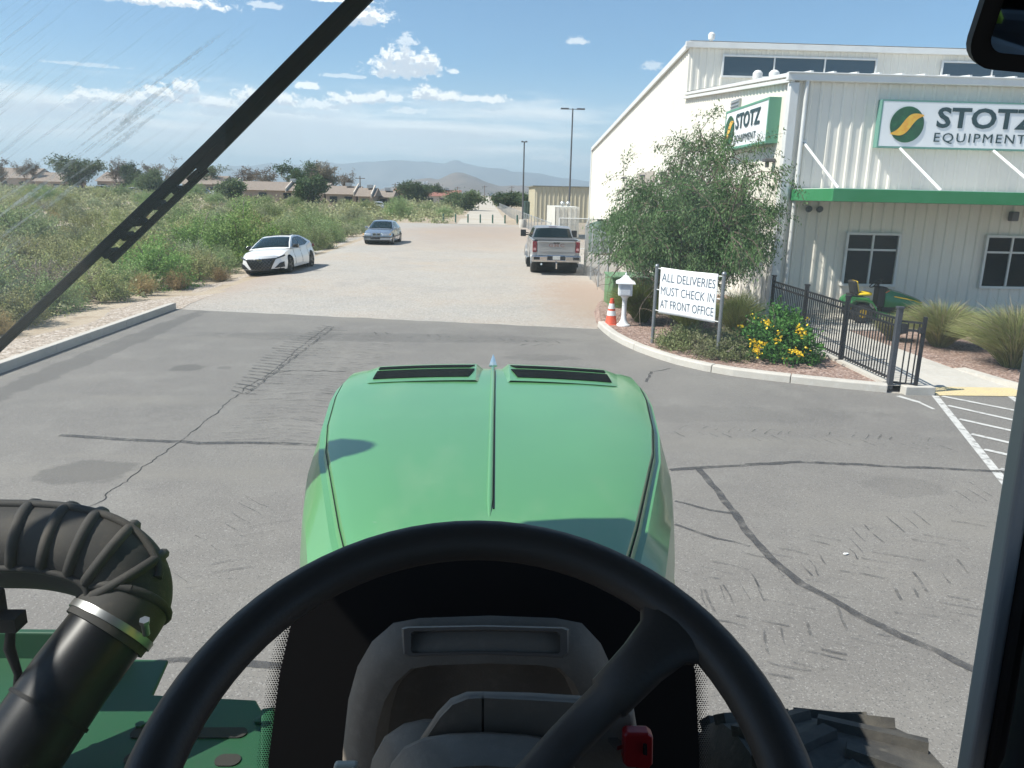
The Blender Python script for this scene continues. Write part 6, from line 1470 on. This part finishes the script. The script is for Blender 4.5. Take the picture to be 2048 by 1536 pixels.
    env = mt('SUBTRACT', 1.0, mt('ABSOLUTE', mt('DIVIDE', acr, wdt)), True)
    left = mt('MULTIPLY', ramp(sp_.outputs[0], -.22, -.60, 1.0), ramp(sp_.outputs[2], 2.95, 3.08, 1.0))
    fade = mt('MULTIPLY', ramp(alo, 1.15, .75, 1.0), ramp(alo, -.45, .05, 1.0))
    bundle = mt('MULTIPLY', mt('MULTIPLY', ramp(n1.outputs[0], .46, .66, .55), ramp(env, .0, .45, 1.0)), mt('MULTIPLY', fade, ramp(n4.outputs[0], .35, .62, 1.0)))
    broad = mt('MULTIPLY', mt('MULTIPLY', ramp(n1.outputs[0], .50, .74, .26), left), ramp(acr, -.16, .02, 1.0))
    haze = mt('ADD', mt('MULTIPLY', mt('ADD', ramp(n2.outputs[0], .35, .8, .05), .050), ramp(sp_.outputs[2], 2.70, 3.0, 1.0)), .012); haze = mt('ADD', haze, mt('MULTIPLY', left, .05))
    fac = mt('ADD', mt('ADD', haze, bundle), broad, True)
    m2 = N('ShaderNodeMixShader'); L(fac, m2.inputs[0]); L(m1.outputs[0], m2.inputs[1]); L(du.outputs[0], m2.inputs[2]); L(m2.outputs[0], o.inputs[0])
    q = MB(); q.add([(-.90, .955, 2.36), (.72, .925, 2.36), (.72, .955, 3.62), (-.90, .985, 3.62)], [(0, 1, 2, 3)]); ws = q.build('windscreen', gm, T)
    # black ceramic border low on the glass, breaking into dots at its edges
    q = MB(); pts = [(-.300, 2.36), (-.298, 2.42), (-.275, 2.56), (-.255, 2.64), (-.19, 2.705), (-.09, 2.735), (.02, 2.742), (.12, 2.733), (.21, 2.70), (.275, 2.64), (.298, 2.56), (.315, 2.42), (.318, 2.36)]
    q.add([(x, .930, z) for x, z in pts], [tuple(range(len(pts)))]); q.build('glass_border', mk, ws, solid=.003)
    for s, edge in ((-1, [(-.300, 2.36), (-.298, 2.42), (-.275, 2.56), (-.255, 2.64)]), (1, [(.318, 2.36), (.315, 2.42), (.298, 2.56), (.275, 2.64)])):
        q = MB()
        for k in range(86):
            z = 2.36+k*.0034; x = [a[0]+(b[0]-a[0])*(z-a[1])/(b[1]-a[1]) for a, b in zip(edge, edge[1:]) if a[1] <= z <= b[1]+1e-6]
            if not x: continue
            for j in range(5):
                r = .00175-.00024*j; c = (x[0]+s*(.0008+(j+(.5 if k % 2 else 0))*.0034), .931, z); q.add([(c[0]+r*math.cos(2*PI*i/6), c[1], c[2]+r*math.sin(2*PI*i/6)) for i in range(6)], [(0, 1, 2, 3, 4, 5)])
        struct(q.build('border_dots', mk, ws), 'stuff') if False else q.build('border_dots', mk, ws)
    # ---- wiper
    wi = lambda px, py, y=1.005: P(px, py, y)
    q = MB(); q.bar(wi(1010, -308), wi(401, 310), .0088, .012); q.box(tuple(wi(1010, -308, .995)), (.07, .07, .06)); q.bar(wi(411, 301), wi(-40, 729), .0080, .012); q.bar(wi(417, 295), wi(262, 447), .0092, .013); q.build('wiper_arm', mk, T, bevel=.002)
    q = MB(); q.bar(wi(873, -142, .994), wi(397, 340, .994), .0066, .010); bl = q.build('wiper_blade', M('wiper_rubber', (.005, .005, .0055), .8, spec=.2), T)
    q = MB(); q.bar(wi(413, 338, .998), wi(222, 522, .998), .0040, .008)
    for px, py, n_ in ((392, 352, 20), (356, 380, 12), (320, 410, 14), (284, 444, 10), (256, 472, 12), (222, 506, 16)): q.bar(wi(px-n_*.5, py+n_*.45, .999), wi(px+n_*.5, py-n_*.45, .999), .022, .006)
    q.build('blade_frame', mk, bl)
    # ---- steering wheel
    C = Vector((-.004, .389, 2.851)); tl_ = .42; e1 = Vector((1, 0, 0)); e2 = Vector((0, math.cos(tl_), math.sin(tl_))); ax = e1.cross(e2); Rm = .195; q = MB(); rings = []
    for k in range(73):
        a = 2*PI*k/72; r_ = e1*math.cos(a)+e2*math.sin(a); rings.append([C+r_*(Rm+.0164*math.cos(b)*1.0)+ax*.0155*math.sin(b) for b in [2*PI*j/14 for j in range(14)]])
    q.loft(rings, True); rim = q.build('steering_wheel', mwheel, T, smooth=180)
    pr = lambda a, r, h=0: C+(e1*math.cos(R(a))+e2*math.sin(R(a)))*r+ax*h
    def spoke(a):
        q = MB(); rg = []
        for r_, w, h, t in ((.030, .016, -.07, .011), (.08, .0145, -.038, .010), (.117, .0145, -.024, .0095), (.1185, .0170, -.0225, .0115), (.15, .0185, -.010, .012), (.17, .022, -.003, .012), (.186, .038, 0, .010)):
            c = pr(a, r_, h); td = -e1*math.sin(R(a))+e2*math.cos(R(a)); rg.append([c+td*w*math.cos(b)+ax*t*math.sin(b) for b in [2*PI*j/12 for j in range(12)]])
        q.loft(rg, True, True); q.build('spoke', mwheel, rim, smooth=50)
    for a in (38, 205, 295): spoke(a)
    q = MB(); q.tube([pr(0, 0, -.10), pr(0, 0, -.075), pr(0, 0, -.06)], [.045, .047, .036], 24); q.build('hub', mwheel, rim, smooth=40)
    q = MB(); q.tube([pr(0, 0, -.07), (0, .66, 2.35)], .035, 14); q.build('steering_column', mk, T, smooth=50)
    # ---- console in front of the wheel
    def sheet(name, rows, mat, par=T, bev=None, sol=.008): q = MB(); q.grid(rows); return q.build(name, mat, par, smooth=38, solid=sol)
    # hood of the console: outline loop lofted back and inwards
    loop = [(690, 1600), (693, 1500), (704, 1400), (722, 1335), (750, 1287), (790, 1252), (840, 1243), (980, 1238), (1110, 1243), (1160, 1252), (1195, 1290), (1218, 1340), (1240, 1410), (1255, 1500), (1258, 1600)]
    outer = [P(x, y, .74) for x, y in loop]; mid = Vector((.0, .70, 2.60))
    def shrink(k, dy, dz=0): return [Vector((mid.x+(p.x-mid.x)*k, p.y+dy, mid.z+(p.z-mid.z)*k+dz)) for p in outer]
    cons = sheet('dash_console', [[p+Vector((0, .10, -.12)) for p in outer], [p+Vector((0, .02, -.016)) for p in outer], outer, shrink(.955, -.012), shrink(.88, -.020), shrink(.80, -.022, -.004), shrink(.775, -.008, -.008), shrink(.74, .02, -.012), shrink(.55, .03, -.03), shrink(.05, .03, -.05)], mtrim)
    # storage tray with a dark well
    tr_ = lambda x, y, Y: P(x, y, Y)
    fr = [(803, 1256), (812, 1253), (970, 1250), (1128, 1254), (1138, 1258), (1139, 1308), (1130, 1317), (970, 1311), (815, 1315), (805, 1310)]; inn = [(822, 1266), (828, 1262), (970, 1259), (1114, 1263), (1120, 1268), (1121, 1302), (1116, 1307), (970, 1303), (826, 1306), (822, 1302)]
    q = MB(); q.loft([[tr_(x, y, .722) for x, y in fr], [tr_(x, y, .712) for x, y in [(a+(4 if a < 970 else -4), b+(3 if b < 1285 else -3)) for a, b in fr]], [tr_(x, y, .712) for x, y in inn], [tr_(x, y, .735) for x, y in [(a, b+6) for a, b in inn]]], True); q.build('storage_tray', M('tray_trim', (.12, .11, .10), .55), cons, smooth=30)
    q = MB(); q.add([tr_(x, y, .733) for x, y in inn], [tuple(range(len(inn)))]); q.build('tray_well', M('tray_well', (.08, .076, .07), .8), cons, solid=.003)
    # instrument pod: left end cap, split line, broad lid
    q = MB(); q.loft([[P(x, y, Y) for x, y in ((846, 1480), (880, 1428), (905, 1402), (935, 1390), (963, 1388), (963, 1480))] for Y in (.64, .635, .615)]+[[P(x, y+9, .595) for x, y in ((846, 1484), (880, 1434), (905, 1408), (935, 1396), (963, 1394), (963, 1480))]], False); q.build('instrument_pod', mtrim, T, smooth=40, solid=.006)
    q = MB(); q.loft([[P(x, y, Y) for x, y in ((968, 1480), (968, 1388), (1060, 1392), (1160, 1398), (1240, 1404), (1262, 1420), (1275, 1500))] for Y in (.64, .635, .615)]+[[P(x, y+9, .595) for x, y in ((968, 1480), (968, 1394), (1060, 1398), (1160, 1404), (1236, 1410), (1258, 1426), (1270, 1500))]], False); q.build('instrument_pod', mtrim, T, smooth=40, solid=.006)
    q = MB(); q.add([P(x, y, .595) for x, y in ((846, 1484), (880, 1434), (905, 1408), (935, 1396), (963, 1394), (963, 1620), (820, 1620))], [tuple(range(7))]); q.add([P(x, y, .595) for x, y in ((968, 1394), (1060, 1398), (1160, 1404), (1236, 1410), (1258, 1426), (1270, 1500), (1275, 1620), (968, 1620))], [tuple(range(8))]); q.build('pod_face', mtrim, T, solid=.003)
    # lower cowls round the column
    def cowl(pts, Y, d, mat): rows = [[P(x, y, Y+d) for x, y in pts], [P(x, y+1, Y+d*.4) for x, y in pts], [P(x, y+5, Y) for x, y in pts], [P(x+(980-x)*.15, y+60, Y-.03) for x, y in pts], [P(x+(980-x)*.2, y+260, Y-.05) for x, y in pts]]; return sheet('column_cowl', rows, mat)
    cowl([(735, 1600), (752, 1520), (775, 1478), (810, 1455), (850, 1446), (900, 1446)], .645, .03, mtrim); cowl([(775, 1600), (790, 1530), (815, 1500), (850, 1484), (900, 1476), (970, 1473), (1050, 1478), (1105, 1487), (1130, 1505), (1150, 1560), (1155, 1620)], .565, .03, mtrim)
    q = MB(); a = P(692, 1526, .60); q.box(tuple(a+Vector((0, 0, -.02))), (.022, .01, .04)); q.build('sunlit_tab', M('cream_plastic', (.5, .47, .38), .5), T, bevel=.003)
    # ---- interior mirror, and an unseen body that shades the bonnet
    w, h = .21, .125; rot = Euler((R(15), R(7), R(-19))).to_matrix(); c = P(1934, 121, .56)+rot @ Vector((w/2-.002, 0, h/2-.004))
    def rrect(w, h, r, y): return [tuple(c+rot @ Vector((sx*(w/2-r)+r*math.cos(t), y, sz*(h/2-r)+r*math.sin(t)))) for sx, sz, t0 in ((1, 1, 0), (-1, 1, 90), (-1, -1, 180), (1, -1, 270)) for t in [R(t0+90*k/6) for k in range(7)]]
    q = MB(); q.loft([rrect(w-.02, h-.02, .012, .030), rrect(w, h, .018, .015), rrect(w, h, .018, -.004), rrect(w-.018, h-.018, .012, -.004)], True, True); mi = q.build('mirror', mk, T, smooth=40)
    q = MB(); q.add(rrect(w-.022, h-.022, .010, -.0055), [tuple(range(28))]); q.build('mirror_glass', M('mirror_silver', (.72, .76, .76), .02, 1.0), mi)
    q = MB(); q.bar(tuple(c+Vector((.0, .02, .0))), (c.x+.05, .75, 3.62), .02, .02); q.build('mirror_stem', mk, mi)
    q = MB(); q.tube([(-.84, .85, 2.6), (-1.5, 1.0, 3.0), (-1.95, 1.3, 3.7), (-1.85, 1.52, 4.0)], .02, 8); q.sphere((-1.66, 1.54, 4.03), 1, 20, 12, (.27, .10, .17)); q.build('shadow_caster', mk, T, smooth=60)  # out of view; added and shaped to cast a shadow on the bonnet
    # driving seat behind the camera
    q = MB(); q.box((0, -.42, 2.05), (.52, .5, .16)); q.box((0, -.70, 2.50), (.52, .14, .8), (R(8), 0, 0)); q.box((0, -.5, 1.7), (.4, .4, .5)); q.build('driver_seat', M('seat_cloth', (.05, .05, .055), .9), T, bevel=.05, seg=3)
    # ignition key
    k = thing('ignition_key', 'red plastic headed key standing in the dash to the right of the steering wheel spoke', 'key', tuple(P(1240, 1495, .582)))
    A = [P(x, y, .582)-P(1240, 1495, .582) for x, y in ((1246, 1463), (1252, 1458), (1294, 1459), (1304, 1466), (1303, 1520), (1295, 1529), (1252, 1526), (1244, 1518))]
    q = MB(); q.loft([[v+Vector((0, -.006, 0)) for v in A], [v+Vector((0, .006, 0)) for v in A]], True, True); hd = q.build('key_head', M('key_red', (.26, .008, .010), .35), k, bevel=.004, seg=3)
    q = MB(); A = [P(x, y, .576)-P(1240, 1495, .582) for x, y in ((1286, 1484), (1293, 1486), (1293, 1507), (1285, 1505))]; q.add([v+Vector((0, -.002, 0)) for v in A], [(0, 1, 2, 3)]); q.build('key_slot', mk, hd, solid=.002)
    q = MB(); q.bar((-.0, 0, 0), (-.012, .03, -.002), .008, .004); q.build('key_blade', m_chrome, k)
tractor()

def driver():
    """the person at the wheel, seen only in the cab mirror: seated, both hands raised holding the camera up"""
    t = thing('person', 'driver in a grey work shirt with yellow green reflective stripes, seen in the cab mirror', 'person', (0, 0, 0))
    msk = M('skin', (.33, .19, .13), .5); msh = M('shirt_grey', (.30, .32, .36), .85, var=[(5, (.24, .26, .30), .45, .7)]); mhv = M('hi_vis', (.55, .78, .05), .6); mtr = M('trousers', (.05, .06, .09), .9); mcap = M('cap', (.10, .085, .07), .9)
    def skin(name, verts, edges, mat, par, sub=2, root=0):
        me = bpy.data.meshes.new(name); me.from_pydata([v[:3] for v in verts], edges, []); me.materials.append(mat)
        o = bpy.data.objects.new(name, me); col.objects.link(o); o.parent = par
        o.modifiers.new('k', 'SKIN'); sv = me.skin_vertices[0].data if me.skin_vertices else None
        if sv is None:
            bpy.context.view_layer.objects.active = o; bpy.ops.mesh.customdata_skin_add(); sv = me.skin_vertices[0].data
        for k, v in enumerate(verts): sv[k].radius = (v[3], v[4] if len(v) > 4 else v[3]); sv[k].use_root = k == root
        q = o.modifiers.new('u', 'SUBSURF'); q.levels = q.render_levels = sub
        for p in me.polygons: p.use_smooth = True
        return o
    V = [(0, -.52, 2.22, .15, .12), (0, -.53, 2.42, .15, .11), (0, -.53, 2.64, .17, .11), (0, -.50, 2.84, .15, .10), (0, -.47, 2.96, .06), (0, -.45, 3.03, .058), (0, -.42, 3.12, .085), (0, -.43, 3.23, .092)]
    E = [(i, i+1) for i in range(7)]
    for sx in (-1, 1):
        b = len(V); V += [(sx*.19, -.50, 2.86, .062), (sx*.26, -.40, 2.68, .050), (sx*.28, -.26, 2.66, .043), (sx*.20, -.13, 2.86, .036), (sx*.115, -.065, 3.03, .027), (sx*.10, -.055, 3.10, .035, .016)]
        E += [(3, b)]+[(b+k, b+k+1) for k in range(5)]
        f0 = b+5
        for k, (dx, ln) in enumerate(((-.030, .055), (-.010, .066), (.010, .062), (.028, .048))):
            n = len(V); x = sx*(.10+dx*.9); V += [(x, -.052, 3.145, .0095), (x-sx*.010, -.030, 3.145+ln*.55, .0085), (x-sx*.030, -.018, 3.145+ln*.75, .0075)]; E += [(f0, n), (n, n+1), (n+1, n+2)]
        n = len(V); V += [(sx*.068, -.050, 3.095, .011), (sx*.052, -.040, 3.12, .010), (sx*.046, -.032, 3.145, .008)]; E += [(f0, n), (n, n+1), (n+1, n+2)]
        b = len(V); V += [(sx*.10, -.42, 2.18, .085), (sx*.17, .02, 2.20, .066), (sx*.17, .10, 1.85, .052), (sx*.17, .06, 1.52, .04), (sx*.17, .22, 1.49, .035)]; E += [(0, b)]+[(b+k, b+k+1) for k in range(4)]
    body = skin('body', V, E, msk, t)
    q = MB(); q.sphere((0, -.335, 3.165), .017, 8, 6, (.9, 1.2, 1.3))
    for sx in (-1, 1): q.sphere((sx*.088, -.43, 3.17), .026, 8, 6, (.4, .8, 1.3))
    q.build('nose_and_ears', msk, body, smooth=180)
    for sx in (-1, 1): q = MB(); q.sphere((sx*.032, -.348, 3.195), .013, 8, 6); q.build('eye', M('eye_white', (.6, .6, .58), .3), body, smooth=180)
    q = MB(); q.tube([(-.024, -.345, 3.115), (0, -.338, 3.112), (.024, -.345, 3.115)], .006, 6); q.build('mouth', M('lips', (.3, .12, .1), .5), body, smooth=180)
    V = [(0, -.52, 2.20, .165, .135), (0, -.53, 2.42, .165, .125), (0, -.53, 2.64, .185, .125), (0, -.50, 2.84, .165, .115), (0, -.475, 2.95, .075)]; E = [(0, 1), (1, 2), (2, 3), (3, 4)]
    for sx in (-1, 1): b = len(V); V += [(sx*.19, -.50, 2.86, .078), (sx*.26, -.40, 2.68, .064), (sx*.28, -.26, 2.66, .056), (sx*.21, -.14, 2.84, .046), (sx*.14, -.085, 2.98, .036)]; E += [(3, b)]+[(b+k, b+k+1) for k in range(4)]
    sh = skin('shirt', V, E, msh, t)
    for sx in (-1, 1):                                     # stripes over both shoulders and round the chest
        q = MB(); q.grid([[(sx*(.13+dx), y, z) for dx in (-.028, .028)] for y, z in ((-.372, 2.46), (-.362, 2.60), (-.365, 2.74), (-.385, 2.86), (-.43, 2.955), (-.51, 2.985), (-.60, 2.93))]); q.build('stripe', mhv, sh, smooth=180, solid=.01)
    V = [(0, -.52, 2.20, .17, .14)]; E = []
    for sx in (-1, 1): b = len(V); V += [(sx*.10, -.42, 2.18, .10), (sx*.17, .02, 2.20, .082), (sx*.17, .10, 1.85, .068), (sx*.17, .07, 1.58, .06)]; E += [(0, b)]+[(b+k, b+k+1) for k in range(3)]
    skin('trousers', V, E, mtr, t)
    q = MB(); q.lathe([(.104, 0), (.108, .03), (.098, .075), (.06, .105), (.001, .115)], (0, -.43, 3.235), 18); q.lathe([(.0, 0), (.09, .004), (.085, .012), (.0, .016)], (0, -.345, 3.235), 14, Matrix.Diagonal((.85, .75, 1)) @ Matrix.Rotation(R(-10), 3, 'X')); q.build('cap', mcap, t, smooth=50)
driver()

# ================================================================ THE AIR
def haze():
    m = bpy.data.materials.new('haze'); m.use_nodes = True; nt = m.node_tree; nt.nodes.clear()
    o = nt.nodes.new('ShaderNodeOutputMaterial'); v = nt.nodes.new('ShaderNodeVolumePrincipled'); v.inputs['Color'].default_value = (.73, .90, 1, 1); v.inputs['Density'].default_value = 1.65e-4; v.inputs['Anisotropy'].default_value = .2
    nt.links.new(v.outputs[0], o.inputs['Volume'])
    q = MB(); q.box((0, 5900, 224), (19000, 12400, 452)); o = q.build('haze', m); struct(o, 'stuff'); o.display_type = 'WIRE'
haze()
